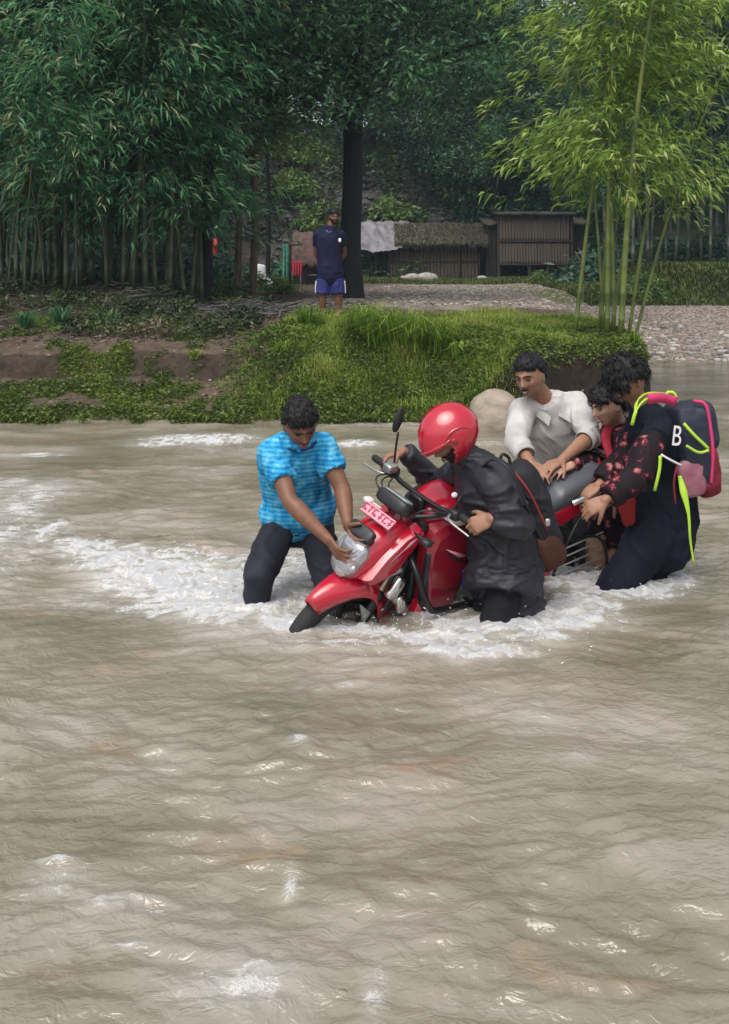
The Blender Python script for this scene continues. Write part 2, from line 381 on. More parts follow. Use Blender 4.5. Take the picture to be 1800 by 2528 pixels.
X, Y, F = grid(xs, ys)
def water_h(x, y, D):
    wx = x + .40 * fbm(P3(x * 1.6, y * 1.6, 3.), 3); wy = y + .45 * fbm(P3(x * 1.5, y * 1.6, 8.), 3)
    calm = 1 - .85 * sst(10.5, 12.5, y)
    h = .050 * (fbm(P3(x * .55, y * 1.0, 1.), 2) - .5)
    h += .030 * (vn(P3(wx * 1.5 + wy * .5, wy * 3.0, 2.)) - .5)
    h += .015 * (vn(P3(wx * 3.2 - wy * 2.2, wy * 6.4, 6.)) - .5)
    h += .0140 * (vn(P3(wx * 5.5 + wy * 3.5, wy * 12., 4.)) - .5)
    h += (.0135 * (vn(P3(wx * 8 - wy * 5, wy * 21, 9.)) - .5) + .0045 * (ridg(P3(wx * 11 + wy * 4, wy * 19, 29.)) - .5)) * (1 - sst(7.5, 9, y)) + .0060 * (vn(P3(wx * 20 + wy * 9, wy * 34, 19.)) - .5) * (y < 6.2)
    rough = .05 + 1.35 * sst(.38, .62, fbm(P3(x * .9, y * 1.1, 21.), 2))
    h *= calm * (.6 + .5 * rough)
    ff = np.clip(D, 0, 1.2)
    h += ff * (.012 + .022 * (ridg(P3(x * 7 + 2 * vn(P3(x * 4, y * 4, 2.)), y * 11, 12.)) - .45) + .018 * (ridg(P3(x * 17, y * 24, 14.)) - .5) + .014 * (vn(P3(x * 50, y * 50, 15.)) - .5))
    return h
D = foam_density(X, Y); Z = water_h(X, Y, D)
me = mesh_np('river_water', np.stack([X, Y, Z], 1), F)
fn = .5 * fbm(P3(X * 13, Y * 15, 2.), 4, .62) + .5 * ridg(P3(X * 17 + 2 * vn(P3(X * 6, Y * 6, 1.)), Y * 21, 5.))
attr(me, 'veil', np.clip(D, 0, 1) * (.35 + .9 * fbm(P3(X * 5, Y * 7, 31.), 3)))
fc = sst(.34, .72, fn)
attr(me, 'foam', np.clip(D * (.04 + 1.12 * fc) - .11, 0, 1.1))
m, nt, b, N, L = nodes('muddy_water')
tc = N.new('ShaderNodeTexCoord')
mp = N.new('ShaderNodeMapping'); mp.inputs['Scale'].default_value = (1, 1.35, 1); L.new(tc.outputs['Object'], mp.inputs[0])
n1 = N.new('ShaderNodeTexNoise'); n1.inputs['Scale'].default_value = 1.1; n1.inputs['Detail'].default_value = 5; L.new(mp.outputs[0], n1.inputs['Vector'])
cr = N.new('ShaderNodeValToRGB'); L.new(n1.outputs['Fac'], cr.inputs[0])
e = cr.color_ramp.elements; e[0].position = .32; e[0].color = (.162, .145, .096, 1); e[1].position = .68; e[1].color = (.325, .292, .248, 1)
e = cr.color_ramp.elements.new(.50); e.color = (.236, .210, .156, 1)
# a few stones on the bed glow orange brown through the shallow near water
n4 = N.new('ShaderNodeTexNoise'); n4.inputs['Scale'].default_value = 1.7; n4.inputs['Detail'].default_value = 3; L.new(mp.outputs[0], n4.inputs['Vector'])
r4 = N.new('ShaderNodeMapRange'); r4.inputs[1].default_value = .62; r4.inputs[2].default_value = .74; r4.inputs[4].default_value = .55; L.new(n4.outputs['Fac'], r4.inputs[0])
m4 = N.new('ShaderNodeMix'); m4.data_type = 'RGBA'; L.new(r4.outputs[0], m4.inputs[0]); L.new(cr.outputs[0], m4.inputs[6]); m4.inputs[7].default_value = (.30, .18, .10, 1)
at = N.new('ShaderNodeAttribute'); at.attribute_name = 'foam'
n2 = N.new('ShaderNodeTexNoise'); n2.inputs['Scale'].default_value = 60; n2.inputs['Detail'].default_value = 8; n2.inputs['Roughness'].default_value = .8; n2.inputs['Distortion'].default_value = 1.2; L.new(mp.outputs[0], n2.inputs['Vector'])
ad = N.new('ShaderNodeMath'); ad.operation = 'MULTIPLY_ADD'; L.new(n2.outputs['Fac'], ad.inputs[0]); ad.inputs[1].default_value = 2.4
s2 = N.new('ShaderNodeMath'); s2.operation = 'SUBTRACT'; L.new(at.outputs['Fac'], s2.inputs[0]); s2.inputs[1].default_value = 1.34; L.new(s2.outputs[0], ad.inputs[2])
mr = N.new('ShaderNodeMapRange'); mr.inputs[1].default_value = .0; mr.inputs[2].default_value = .50; L.new(ad.outputs[0], mr.inputs[0])
gt = N.new('ShaderNodeMath'); gt.operation = 'MULTIPLY'; L.new(mr.outputs[0], gt.inputs[0])
st = N.new('ShaderNodeMapRange'); st.inputs[1].default_value = .02; st.inputs[2].default_value = .25; L.new(at.outputs['Fac'], st.inputs[0]); L.new(st.outputs[0], gt.inputs[1])
mx = N.new('ShaderNodeMix'); mx.data_type = 'RGBA'; L.new(gt.outputs[0], mx.inputs[0]); L.new(m4.outputs[2], mx.inputs[6]); mx.inputs[7].default_value = (.90, .91, .92, 1)
av = N.new('ShaderNodeAttribute'); av.attribute_name = 'veil'; vm = N.new('ShaderNodeMath'); vm.operation = 'MULTIPLY'; L.new(av.outputs['Fac'], vm.inputs[0]); vm.inputs[1].default_value = .75; vm.use_clamp = True
mv = N.new('ShaderNodeMix'); mv.data_type = 'RGBA'; L.new(vm.outputs[0], mv.inputs[0]); L.new(m4.outputs[2], mv.inputs[6]); mv.inputs[7].default_value = (.60, .59, .575, 1); L.new(mv.outputs[2], mx.inputs[6])
L.new(mx.outputs[2], b.inputs['Base Color'])
rr = N.new('ShaderNodeMapRange'); rr.inputs[3].default_value = .07; rr.inputs[4].default_value = .55; L.new(gt.outputs[0], rr.inputs[0]); L.new(rr.outputs[0], b.inputs['Roughness'])
b.inputs['IOR'].default_value = 1.46; spec(b, 1.0)
n3 = N.new('ShaderNodeTexNoise'); n3.inputs['Scale'].default_value = 34; n3.inputs['Detail'].default_value = 4; n3.inputs['Distortion'].default_value = .8; L.new(mp.outputs[0], n3.inputs['Vector'])
n5 = N.new('ShaderNodeTexNoise'); n5.inputs['Scale'].default_value = 15; n5.inputs['Detail'].default_value = 3; n5.inputs['Roughness'].default_value = .55; n5.inputs['Distortion'].default_value = .9; L.new(mp.outputs[0], n5.inputs['Vector'])
b1 = N.new('ShaderNodeBump'); b1.inputs['Strength'].default_value = .32; b1.inputs['Distance'].default_value = .010; L.new(n3.outputs['Fac'], b1.inputs['Height'])
b2 = N.new('ShaderNodeBump'); b2.inputs['Strength'].default_value = .62; b2.inputs['Distance'].default_value = .017; L.new(n5.outputs['Fac'], b2.inputs['Height']); L.new(b1.outputs[0], b2.inputs['Normal'])
b3 = N.new('ShaderNodeBump'); b3.inputs['Distance'].default_value = .030; L.new(gt.outputs[0], b3.inputs['Strength']); L.new(n2.outputs['Fac'], b3.inputs['Height']); L.new(b2.outputs[0], b3.inputs['Normal'])
L.new(b3.outputs[0], b.inputs['Normal'])
water = linkm('river_water', me, m); tag(water, 'muddy brown river with ripples and white foam', kind='structure')
# ------------------------------------------------------------------ vegetation
def leaves(P, D, Nn, ln, wd, tint, droop=0.35):
    "one folded lance-shaped leaf per row: 4 vertices, 2 triangles"
    n = len(P); D = D / np.linalg.norm(D, axis=1, keepdims=True); Sd = np.cross(D, Nn); Sd /= (np.linalg.norm(Sd, axis=1, keepdims=True) + 1e-9)
    ln = np.broadcast_to(ln, (n,))[:, None]; wd = np.broadcast_to(wd, (n,))[:, None]
    mid = P + D * ln * .42; D2 = D.copy(); D2[:, 2] -= droop; D2 /= np.linalg.norm(D2, axis=1, keepdims=True); tip = mid + D2 * ln * .58
    V = np.stack([P, mid + Sd * wd / 2, tip, mid - Sd * wd / 2], 1).reshape(-1, 3)
    i = np.arange(n)[:, None] * 4; F = np.concatenate([i + [0, 3, 1], i + [1, 3, 2]])
    return V, F, np.repeat(tint, 4)
def leafmesh(name, parts):
    Vs, Fs, Ts, n = [], [], [], 0
    for V, F, T in parts: Vs.append(V); Fs.append(F + n); Ts.append(T); n += len(V)
    me = mesh_np(name, np.vstack(Vs), np.vstack(Fs).astype(np.int64), smooth=False); attr(me, 'tint', np.concatenate(Ts)); return me
def rdir(n, zmin=-1, zmax=1):
    z = RNG.uniform(zmin, zmax, n); a = RNG.uniform(0, 2 * math.pi, n); r = np.sqrt(1 - z * z); return np.stack([r * np.cos(a), r * np.sin(a), z], 1)
def bamboo_leaves(tips, outs, per, ln, wd, spread=.16, dp=.55):
    "fans of drooping leaves at twig tips"
    n = len(tips) * per; P = np.repeat(tips, per, 0) + RNG.normal(0, spread * .45, (n, 3)); O = np.repeat(outs, per, 0)
    D = O + rdir(n) * .75; D[:, 2] -= dp * RNG.uniform(.3, 1.3, n); D[:, 2] = np.minimum(D[:, 2], .35)
    Nn = rdir(n, .2, 1); tb = np.repeat(RNG.uniform(.1, .9, len(tips)), per)
    return leaves(P, D, Nn, ln * RNG.uniform(.6, 1.25, n), wd * RNG.uniform(.7, 1.2, n), np.clip(tb + RNG.normal(0, .16, n), 0, 1), .5)
def culm_path(h, lean, az, bend, n=14):
    t = np.linspace(0, 1, n); r = lean * t + bend * t ** 2.4
    return np.stack([np.cos(az) * r, np.sin(az) * r, h * t * (1 - .05 * t * abs(bend) / max(h, 1))], 1)
def culm_mesh(path, r0, gap=.32, seg=8):
    L_ = np.concatenate([[0], np.cumsum(np.linalg.norm(np.diff(path, axis=0), axis=1))]); tot = L_[-1]
    ss = [0]; k = gap
    while k < tot - .05: ss += [k - .022, k, k + .014]; k += gap * (1 + .15 * math.sin(k * 3))
    ss.append(tot); ss = np.array(ss); pts = np.stack([np.interp(ss, L_, path[:, j]) for j in range(3)], 1)
    rr = r0 * (1 - .72 * ss / tot)
    kk = np.arange(len(ss)); rr = rr * np.where((kk % 3 == 2), 1.16, 1.0)
    mb = MB(); mb.sweep(pts, rr, seg=seg, cap='flat'); return mb
def along(path, t):
    u = np.linspace(0, 1, len(path)); return np.stack([np.interp(t, u, path[:, j]) for j in range(3)], 1)
def bamboo_variant(h, r0, lean, bend, az, z0, nb, per, ln, wd, blen, seg=8, twigs=7, gap=.32, dp=.55):
    path = culm_path(h, lean, az, bend); cm = culm_mesh(path, r0, gap, seg)
    t = np.sort(RNG.uniform(z0, 1, nb) ** .9); base = along(path, t); out = rdir(nb, -.1, .35)
    Lb = blen * RNG.uniform(.45, 1.1, nb) * (1 - .45 * t)
    tips = []; outs = []
    for i in range(nb):
        e = base[i] + out[i] * Lb[i] + np.array([0, 0, -.28 * Lb[i] * RNG.uniform(.3, 1.4)])
        mid = base[i] + out[i] * Lb[i] * .5 + np.array([0, 0, .12 * Lb[i]])
        if i % 2 == 0 or seg > 6: cm.sweep([base[i], mid, e], [r0 * .16, r0 * .11, r0 * .05], seg=4, n=2, cap='flat')
        for k in range(twigs):
            u = RNG.uniform(.25, 1.05); p = base[i] * (1 - u) ** 2 + 2 * mid * u * (1 - u) + e * u * u
            tips.append(p + RNG.normal(0, .10 * Lb[i] + .03, 3)); outs.append(out[i])
    V, F = cm.raw(); cme = mesh_np('culm', V, F)
    fme = leafmesh('foliage', [bamboo_leaves(np.array(tips), np.array(outs), per, ln, wd, dp=dp)])
    return cme, fme
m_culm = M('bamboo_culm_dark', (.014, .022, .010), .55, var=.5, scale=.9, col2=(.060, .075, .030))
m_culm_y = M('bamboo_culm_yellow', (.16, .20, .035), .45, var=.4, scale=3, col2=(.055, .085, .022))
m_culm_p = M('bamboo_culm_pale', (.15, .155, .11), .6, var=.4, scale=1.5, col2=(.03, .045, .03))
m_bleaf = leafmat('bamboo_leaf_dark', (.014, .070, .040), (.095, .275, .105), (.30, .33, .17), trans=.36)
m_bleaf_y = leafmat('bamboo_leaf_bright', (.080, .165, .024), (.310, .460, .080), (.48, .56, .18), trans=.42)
m_tleaf = leafmat('tree_leaf', (.014, .054, .032), (.080, .190, .076), trans=.2)
m_tleaf2 = leafmat('tree_leaf_light', (.032, .082, .020), (.165, .250, .065), trans=.28)
m_fleaf = leafmat('far_leaf_hazed', (.013, .044, .034), (.055, .130, .076), trans=.2)  # distance haze put into the leaf colour, lighter and bluer
m_bark = M('bark_dark', (.009, .008, .010), .9, var=.4, scale=6, bump=.8, bscale=14, stretch=(3, 3, .6))
m_bark2 = M('bark_brown', (.13, .10, .070), .9, var=.4, scale=5, bump=.8, bscale=14, stretch=(3, 3, .6))

# -- left grove
LV = []
for k in range(8):
    LV.append(bamboo_variant(RNG.uniform(7.5, 9), RNG.uniform(.030, .05), RNG.uniform(.1, .9), RNG.uniform(.6, 2.0), RNG.uniform(0, 6.28), .12 if k % 2 else .28, 60, 6, .235, .036, 1.7, twigs=8))
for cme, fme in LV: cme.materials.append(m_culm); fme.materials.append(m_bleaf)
ORD = ['first','second','third','fourth','fifth','sixth','seventh','eighth','ninth','tenth','eleventh','twelfth','thirteenth','fourteenth','fifteenth','sixteenth','seventeenth','eighteenth','nineteenth','twentieth','twenty-first','twenty-second','twenty-third','twenty-fourth']
def plant(name, cme, fme, loc, rz, sc, label, cat, group, tilt=0.0, parts=('culm', 'foliage')):
    r = empty(name, loc, label, cat, group, rz); r.scale = (sc, sc, sc); r.rotation_euler = (tilt, tilt * .4, rz)
    linkm(parts[0], cme, None, r)
    if fme is not None: linkm(parts[1], fme, None, r)
    return r
# front row: distances along the lip of the grove, sorted from the left
fr = np.sort(RNG.uniform(-20, 505, 22)); fr = np.linspace(-15, 500, 22) + RNG.uniform(-9, 9, 22)
for k, px in enumerate(fr):
    d = RNG.uniform(16.6, 18.2); x = (px - 900) * d / FPX; z = float(terrain(x, d)) - .03
    v = LV[k % 8]
    plant('bamboo', v[0], v[1], (x, d, z), RNG.uniform(0, 6.28), RNG.uniform(.85, 1.15), '%s bamboo from the left along the front row of the dark grove' % ORD[k], 'bamboo', 'bamboos in the front row of the left grove', tilt=RNG.uniform(-.10, .10))
n = 0
for row, (d0, d1, cnt, lab, grp) in enumerate(((18.2, 20.5, 22, 'dark bamboo standing in the shade behind the front row of the grove', 'bamboos in the middle of the left grove'), (20.8, 24.5, 14, 'dark bamboo deep at the back of the grove on the far bank', 'bamboos at the back of the left grove'))):
    for k in range(cnt):
        d = RNG.uniform(d0, d1); px = RNG.uniform(-120, 500 - row * 15); x = (px - 900) * d / FPX; z = float(terrain(x, d)) - .03
        v = LV[int(RNG.integers(8))]
        plant('bamboo', v[0], v[1], (x, d, z), RNG.uniform(0, 6.28), RNG.uniform(.85, 1.2), lab, 'bamboo', grp, tilt=RNG.uniform(-.05, .05))
# leafy low shoots in front of the grove hang their sprays over the bank
SV = [bamboo_variant(RNG.uniform(3.6, 4.6), .016, .2, 1.1, RNG.uniform(0, 6.28), .3, 26, 6, .21, .032, 1.0, seg=6, twigs=7) for k in range(3)]
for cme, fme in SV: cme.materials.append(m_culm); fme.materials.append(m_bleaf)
for k, (px, d) in enumerate(((20, 16.4), (110, 16.2), (190, 16.0), (265, 16.4), (60, 15.8), (330, 16.5))):
    x = (px - 900) * d / FPX; cme, fme = SV[k % 3]
    plant('young_bamboo', cme, fme, (x, d, float(terrain(x, d)) - .02), RNG.uniform(0, 6.28), RNG.uniform(.9, 1.15),
          ['thin leafy bamboo shoot near the left edge in front of the grove', 'thin bamboo shoot with drooping leaves before the fourth dark bamboo', 'thin leafy bamboo shoot before the middle of the grove', 'slender bamboo shoot with pale leaves left of the light gap in the grove', 'lowest leafy bamboo shoot standing closest to the water at left', 'thin bamboo shoot before the see-through part of the grove'][k], 'bamboo', 'young bamboos before the left grove')

# -- bright clump at the right
CL = [(1418, 806, 12.4, 5.2, .15, .5, .038, 1455, 470), (1478, 800, 12.8, 5.2, .1, .3, .034, 1505, 480), (1500, 822, 12.2, 6.0, .1, .5, .044, 1500, 300), (1532, 838, 11.9, 6.2, .3, 1.2, .050, 1560, 260),
      (1516, 815, 12.5, 5.6, .1, -.9, .036, 1512, 420), (1550, 812, 12.4, 5.6, .4, 1.4, .032, 1620, 300), (1492, 810, 12.6, 5.0, -.1, -1.0, .028, 1470, 420), (1560, 806, 12.7, 5.8, .4, 2.2, .030, 1700, 250), (1508, 808, 12.9, 5.8, .4, .9, .030, 1590, 250)]
CLAB = ['leftmost slanting bamboo of the bright clump, standing apart from the rest', 'thin dark-footed bamboo just right of the leftmost in the bright clump', 'upright yellow-green bamboo in the middle of the bright clump', 'thickest mossy bamboo at the right front of the bright clump', 'slim bamboo behind the two thick ones arching to the left', 'slim bamboo behind the thickest one arching out to the right edge', 'thinnest bamboo in the bright clump behind the upright one', 'bamboo of the bright clump bending farthest to the right', 'hindmost thin bamboo of the bright clump leaning slightly right']
for k, (px, py, d, h, l1, bend, r, tx, ty) in enumerate(CL):
    b0 = W(px, py, d); z = float(terrain(b0[0], d)) - .04; b0[2] = z
    dx = (tx - px) * d / FPX
    t = np.linspace(0, 1, 14); zz = h * t; ref = (py - ty) * d / FPX
    xo = dx * (zz / ref) + bend * .55 * t ** 3; yo = RNG.uniform(-.5, .3) * t ** 2
    path = np.stack([xo, yo, zz], 1)
    r = r * .74; cm = culm_mesh(path, r, .27, 10)
    nb = 32; tt = np.sort(RNG.uniform([.46, .36, .30, .26, .30, .26, .36, .3, .3][k], 1, nb)); base = along(path, tt); out = rdir(nb, -.1, .4); out[:, 0] *= 1.2
    Lb = 1.25 * RNG.uniform(.4, 1.1, nb) * (1 - .25 * tt); tips = []; outs = []
    for i in range(nb):
        e = base[i] + out[i] * Lb[i] + np.array([0, 0, -.25 * Lb[i]]); mid = base[i] + out[i] * Lb[i] * .5 + np.array([0, 0, .15 * Lb[i]])
        cm.sweep([base[i], mid, e], [.006, .005, .002], seg=4, n=2, cap='flat')
        for q in range(9):
            u = RNG.uniform(.3, 1.05); p = base[i] * (1 - u) ** 2 + 2 * mid * u * (1 - u) + e * u * u
            tips.append(p + RNG.normal(0, .09, 3)); outs.append(out[i])
    root = empty('bright_bamboo', b0, CLAB[k], 'bamboo', 'bright bamboos of the clump on the right bank')
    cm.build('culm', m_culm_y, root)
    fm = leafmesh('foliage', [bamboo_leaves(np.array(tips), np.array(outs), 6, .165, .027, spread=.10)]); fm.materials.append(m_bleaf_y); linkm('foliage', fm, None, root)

# -- far bamboo stand at the right with thin pale culms
FV = [bamboo_variant(RNG.uniform(9, 11), .045, .3, RNG.uniform(.5, 2), RNG.uniform(0, 6.28), .22, 46, 5, .34, .055, 2.4, seg=5, twigs=7, gap=.6) for k in range(4)]
m_bleaf_f = leafmat('bamboo_leaf_far', (.008, .045, .030), (.030, .115, .062), trans=.25)
for cme, fme in FV: cme.materials.append(m_culm_p); fme.materials.append(m_bleaf_f)
k = 0
for px in np.linspace(1540, 1860, 13):
    d = RNG.uniform(29, 32); x = (px + RNG.uniform(-24, 24) - 900) * d / FPX; v = FV[k % 4]
    plant('pale_bamboo', v[0], v[1], (x, d, float(terrain(x, d)) - .05), RNG.uniform(0, 6.28), RNG.uniform(.85, 1.1), 'pale thin bamboo %s from the left in the far stand behind the grassy mound' % ORD[k], 'bamboo', 'pale bamboos of the far right stand', tilt=RNG.uniform(-.06, .06)); k += 1
for k in range(18):
    d = RNG.uniform(33, 40); px = RNG.uniform(1490, 1900); x = (px - 900) * d / FPX; v = FV[k % 4]
    plant('pale_bamboo', v[0], v[1], (x, d, float(terrain(x, d)) - .05), RNG.uniform(0, 6.28), RNG.uniform(.9, 1.15), 'shaded bamboo deep behind the pale stand on the right', 'bamboo', 'shaded bamboos behind the pale stand')

# -- broadleaf trees
def crown_mesh(name, cs, per, lnr, wr, mat, sig=.38, droop=.2):
    cs = np.asarray(cs); n = len(cs) * per; P = np.repeat(cs, per, 0) + RNG.normal(0, sig, (n, 3)) * np.array([1, 1, .6]); P[:, 2] -= .0
    tb = np.repeat(RNG.uniform(0, 1, len(cs)), per)
    me = leafmesh(name, [leaves(P, rdir(n, -.9, .4), rdir(n, .1, 1), RNG.uniform(*lnr, n), RNG.uniform(*wr, n), np.clip(tb * .8 + RNG.uniform(0, .35, n), 0, 1), droop)]); me.materials.append(mat); return me
def tree_variant(h, r0, cr, nc, per, lnr, wr, mat, bark, ch=.45, z0=.3, sig=.4):
    mb = MB(); pts = [np.array([0, 0, -.2])]; 
    for i in range(1, 7): pts.append(pts[-1] + np.array([RNG.normal(0, .12), RNG.normal(0, .12), h * .85 / 6]))
    pts = np.array(pts); mb.sweep(pts, r0 * np.array([1.25, 1, .85, .7, .5, .32, .15]), seg=10, n=3)
    ends = []
    for i in range(11):
        u = RNG.uniform(z0, .95); b0 = along(pts, np.array([u]))[0]; o = rdir(1, .1, .8)[0]; Lb = cr * RNG.uniform(.5, 1.0); e = b0 + o * Lb
        mb.sweep([b0, b0 + o * Lb * .5 + np.array([0, 0, -.08 * Lb]), e], [r0 * .35, r0 * .2, r0 * .06], seg=6, n=3); ends.append(e); ends.append(b0 + o * Lb * .6)
    ends = np.array(ends); V, F = mb.raw(); tme = mesh_np('trunk', V, F); tme.materials.append(bark)
    cs = ends[RNG.integers(0, len(ends), nc)] + rdir(nc) * (cr * .55) * RNG.uniform(.2, 1, nc)[:, None] ** .5
    cs[:, 2] = np.maximum(cs[:, 2], h * z0 * .75)
    return tme, crown_mesh('crown', cs, per, lnr, wr, mat, sig)
# far wood on the slope
TV = [tree_variant(RNG.uniform(11, 15), .22, 3.4, 260, 34, (.16, .34), (.07, .14), [m_fleaf, m_fleaf, m_tleaf2, m_fleaf, m_tleaf][k], m_bark, z0=.18, sig=.45) for k in range(5)]
spots = []
for px in np.arange(-60, 1900, 88):
    spots.append((px + RNG.uniform(-30, 30), RNG.uniform(50, 54), 0))
for px in np.arange(-60, 1900, 110):
    spots.append((px + RNG.uniform(-30, 30), RNG.uniform(58, 64), 1))
for px in np.arange(900, 1540, 85): spots.append((px + RNG.uniform(-20, 20), RNG.uniform(46.5, 49), 2))
for px in (-40, 60, 150, 260, 350, 430): spots.append((px, RNG.uniform(42, 46), 3))
GL = ['dense dark tree on the slope behind the huts and rocky cut', 'tall dark tree in the hindmost line of the wooded slope', 'dark leafy tree rising directly behind the bamboo-walled huts', 'dark tree glimpsed behind the left bamboo grove']
GG = ['trees on the slope', 'trees on the ridge', 'trees behind the huts', 'trees behind the left grove']
for k, (px, d, g) in enumerate(spots):
    x = (px - 900) * d / FPX
    if g == 0 and 500 < px < 760: continue
    gap = (1270 < px < 1430)
    lab_ = ('%s dark tree from the left directly behind the bamboo-walled huts' % ORD[sum(1 for q in spots[:k] if q[2] == 2)]) if g == 2 else GL[g]
    v = TV[k % 5]; plant('slope_tree', v[0], v[1], (x, d, float(terrain(x, d)) - .3), RNG.uniform(0, 6.28), RNG.uniform(.8, 1.15) * (.62 if gap else 1) * (.85 if g == 2 else 1), lab_, 'tree', GG[g], parts=('trunk', 'crown'))
# the big tree by the standing man
bt = W(868, 740, 21.5); bt[2] = float(terrain(bt[0], bt[1])) - .1
root = empty('big_tree', bt, 'big dark-trunked tree right behind the man in the navy shirt', 'tree'); root.scale = (1.24, 1.24, 1.24)
mb = MB(); tp = np.array([(0, 0, 0), (-.02, 0, 1), (.02, 0, 2), (.03, .05, 3), (.05, .1, 4.2), (.1, .2, 5.4), (.1, .3, 7.2), (.2, .4, 9.)]); 
mb.sweep(tp, [.22, .175, .165, .16, .15, .14, .10, .05], seg=14, n=4)
brs = []
for k in range(28):
    z = RNG.uniform(2.9, 7.8); b0 = np.array([np.interp(z, tp[:, 2], tp[:, 0]), np.interp(z, tp[:, 2], tp[:, 1]), z]); a = RNG.uniform(0, 6.28) if k > 7 else (math.pi * (k % 2) + RNG.uniform(-.6, .6)); Lb = RNG.uniform(1.8, 3.6)
    o = np.array([math.cos(a), math.sin(a), RNG.uniform(-.02, .45)]); mb.sweep([b0, b0 + o * Lb * .5 + np.array([0, 0, .15]), b0 + o * Lb + np.array([0, 0, -.25])], [.055, .035, .012], seg=6, n=4); brs.append((b0, o, Lb))
mb.build('trunk', m_bark, root)
cs = []
for b0, o, Lb in brs:
    for q in range(22):
        u = RNG.uniform(.3, 1.1); cs.append(b0 + o * Lb * u + RNG.normal(0, .34, 3) + np.array([0, 0, -.18 * u]))
for q in range(330): cs.append(np.array([RNG.normal(.1, 1.9), RNG.uniform(-1.9, .2), RNG.uniform(2.95, 7.6)]))
cs = np.array(cs); cs = cs[(cs[:, 2] > 2.7) | (np.abs(cs[:, 0]) > 1.2)]
fm = crown_mesh('crown', cs, 42, (.09, .17), (.035, .06), m_tleaf, sig=.22, droop=.3); linkm('crown', fm, None, root)
# two more leafy trees whose crowns join it
def mid_tree(px, py, d, h, label, mat, nb, zlo, sp=2.6, r=.07, twin=False, lr=(.09, .17)):
    b0 = W(px, py, d); b0[2] = float(terrain(b0[0], d)) - .05; root = empty('leafy_tree', b0, label, 'tree')
    mb = MB(); xo = [(0, 0)] + ([(.32, .1)] if twin else [])
    for ox, oy in xo:
        mb.sweep([(ox, oy, 0), (ox + .05, oy, h * .3), (ox - .03, oy, h * .6), (ox + .1, oy, h)], [r * 1.2, r, r * .8, r * .4], seg=8, n=4)
    cs = []
    for k in range(nb):
        z = RNG.uniform(zlo, h); o = rdir(1, -.1, .5)[0]; Lb = RNG.uniform(.5, sp); b1 = np.array([0, 0, z])
        mb.sweep([b1, b1 + o * Lb * .5, b1 + o * Lb + np.array([0, 0, -.15])], [r * .4, r * .25, .008], seg=5, n=2)
        for q in range(16): cs.append(b1 + o * Lb * RNG.uniform(.2, 1.1) + RNG.normal(0, .3, 3))
    mb.build('trunk', m_bark2 if twin else m_bark, root)
    linkm('crown', crown_mesh('crown', cs, 34, lr, (.04, .07), mat, sig=.24, droop=.3), None, root)
mid_tree(585, 690, 22, 6.5, 'twin brown-trunked tree beyond the left grove near the rock slope', m_tleaf2, 20, 3.2, 2.0, .07, True)
mid_tree(505, 700, 19, 7.5, 'dark leafy tree at the right end of the bamboo grove', m_tleaf, 34, 3.2, 2.6, .11)
mid_tree(1222, 690, 44.6, 12, 'slender dark tree whose crown fills the space right of the big trunk', m_tleaf, 44, 4.6, 4.2, .12, lr=(.16, .28))
mid_tree(1330, 660, 46.5, 12, 'shaded tree behind the bamboo-walled stilt hut', m_fleaf, 44, 3.2, 3.6, .10, lr=(.16, .28))
mid_tree(660, 690, 30, 8, 'light green tree with thin crown before the rocky slope', m_tleaf2, 22, 3.4, 2.2, .06, lr=(.12, .22))

# -- shrubs on the far slope (countable) and grass on the bank
SHV = [crown_mesh('leaves', rdir(60, 0, 1) * RNG.uniform(.2, 1, 60)[:, None] * np.array([1.1, 1.1, .8]), 26, (.14, .3), (.05, .1), mm, sig=.18) for mm in (m_tleaf2, m_fleaf, m_tleaf)]
stem = MB()
for k in range(7):
    o = rdir(1, .4, .9)[0]; stem.sweep([(0, 0, -.1), o * .5, o * 1.0], [.03, .02, .008], seg=5, n=1)
V, F_ = stem.raw(); sme = mesh_np('stem', V, F_); sme.materials.append(m_bark2)
for k in range(84):
    d = RNG.uniform(44.5, 53); px = RNG.uniform(480, 1240) if k < 70 else RNG.uniform(1240, 1500); x = (px - 900) * d / FPX
    if k < 12: d = RNG.uniform(43.4, 45)
    plant('slope_shrub', sme, SHV[k % 3], (x, d, float(terrain(x, d))), RNG.uniform(0, 6.28), RNG.uniform(.6, 1.4), 'leafy shrub growing on the rocky slope above the huts', 'shrub', 'shrubs on the rocky slope', parts=('stem', 'leaves'))
for k in range(30):
    if k < 14: px, d, lab, grp = -60 + k * 42, RNG.uniform(24.5, 28), '%s dark bush from the left seen between the culms of the left grove' % ORD[k], 'bushes behind the left grove'
    else: px, d, lab, grp = 1470 + (k - 14) * 27, RNG.uniform(32.5, 36), '%s dark bush from the left among the culms of the far right stand' % ORD[k - 14], 'bushes in the far right stand'
    x = (px - 900) * d / FPX; plant('bush', sme, SHV[1], (x, d, float(terrain(x, d)) - .1), RNG.uniform(0, 6.28), RNG.uniform(.9, 1.5), lab, 'bush', grp, parts=('stem', 'leaves'))
n = 60000; y = RNG.uniform(44.3, 54, n); x = RNG.uniform(-9, 8, n); P_ = np.stack([x, y, terrain(x, y) + RNG.uniform(0, .25, n)], 1); P_ = P_[vn(P_ * .9) > .32]; n = len(P_)
me = leafmesh('slope_undergrowth', [leaves(P_, rdir(n, -.6, .8), rdir(n, .1, 1), RNG.uniform(.12, .38, n), RNG.uniform(.04, .10, n), np.clip(1.5 * vn(P_ * .6) - .3 + RNG.normal(0, .15, n), 0, 1))]); me.materials.append(leafmat('slope_leaf', (.020, .022, .020), (.070, .105, .038), (.16, .15, .13), trans=.15)); tag(linkm('slope_undergrowth', me, None), 'tangled creepers and dead leaves over the cut slope', 'undergrowth', kind='stuff')
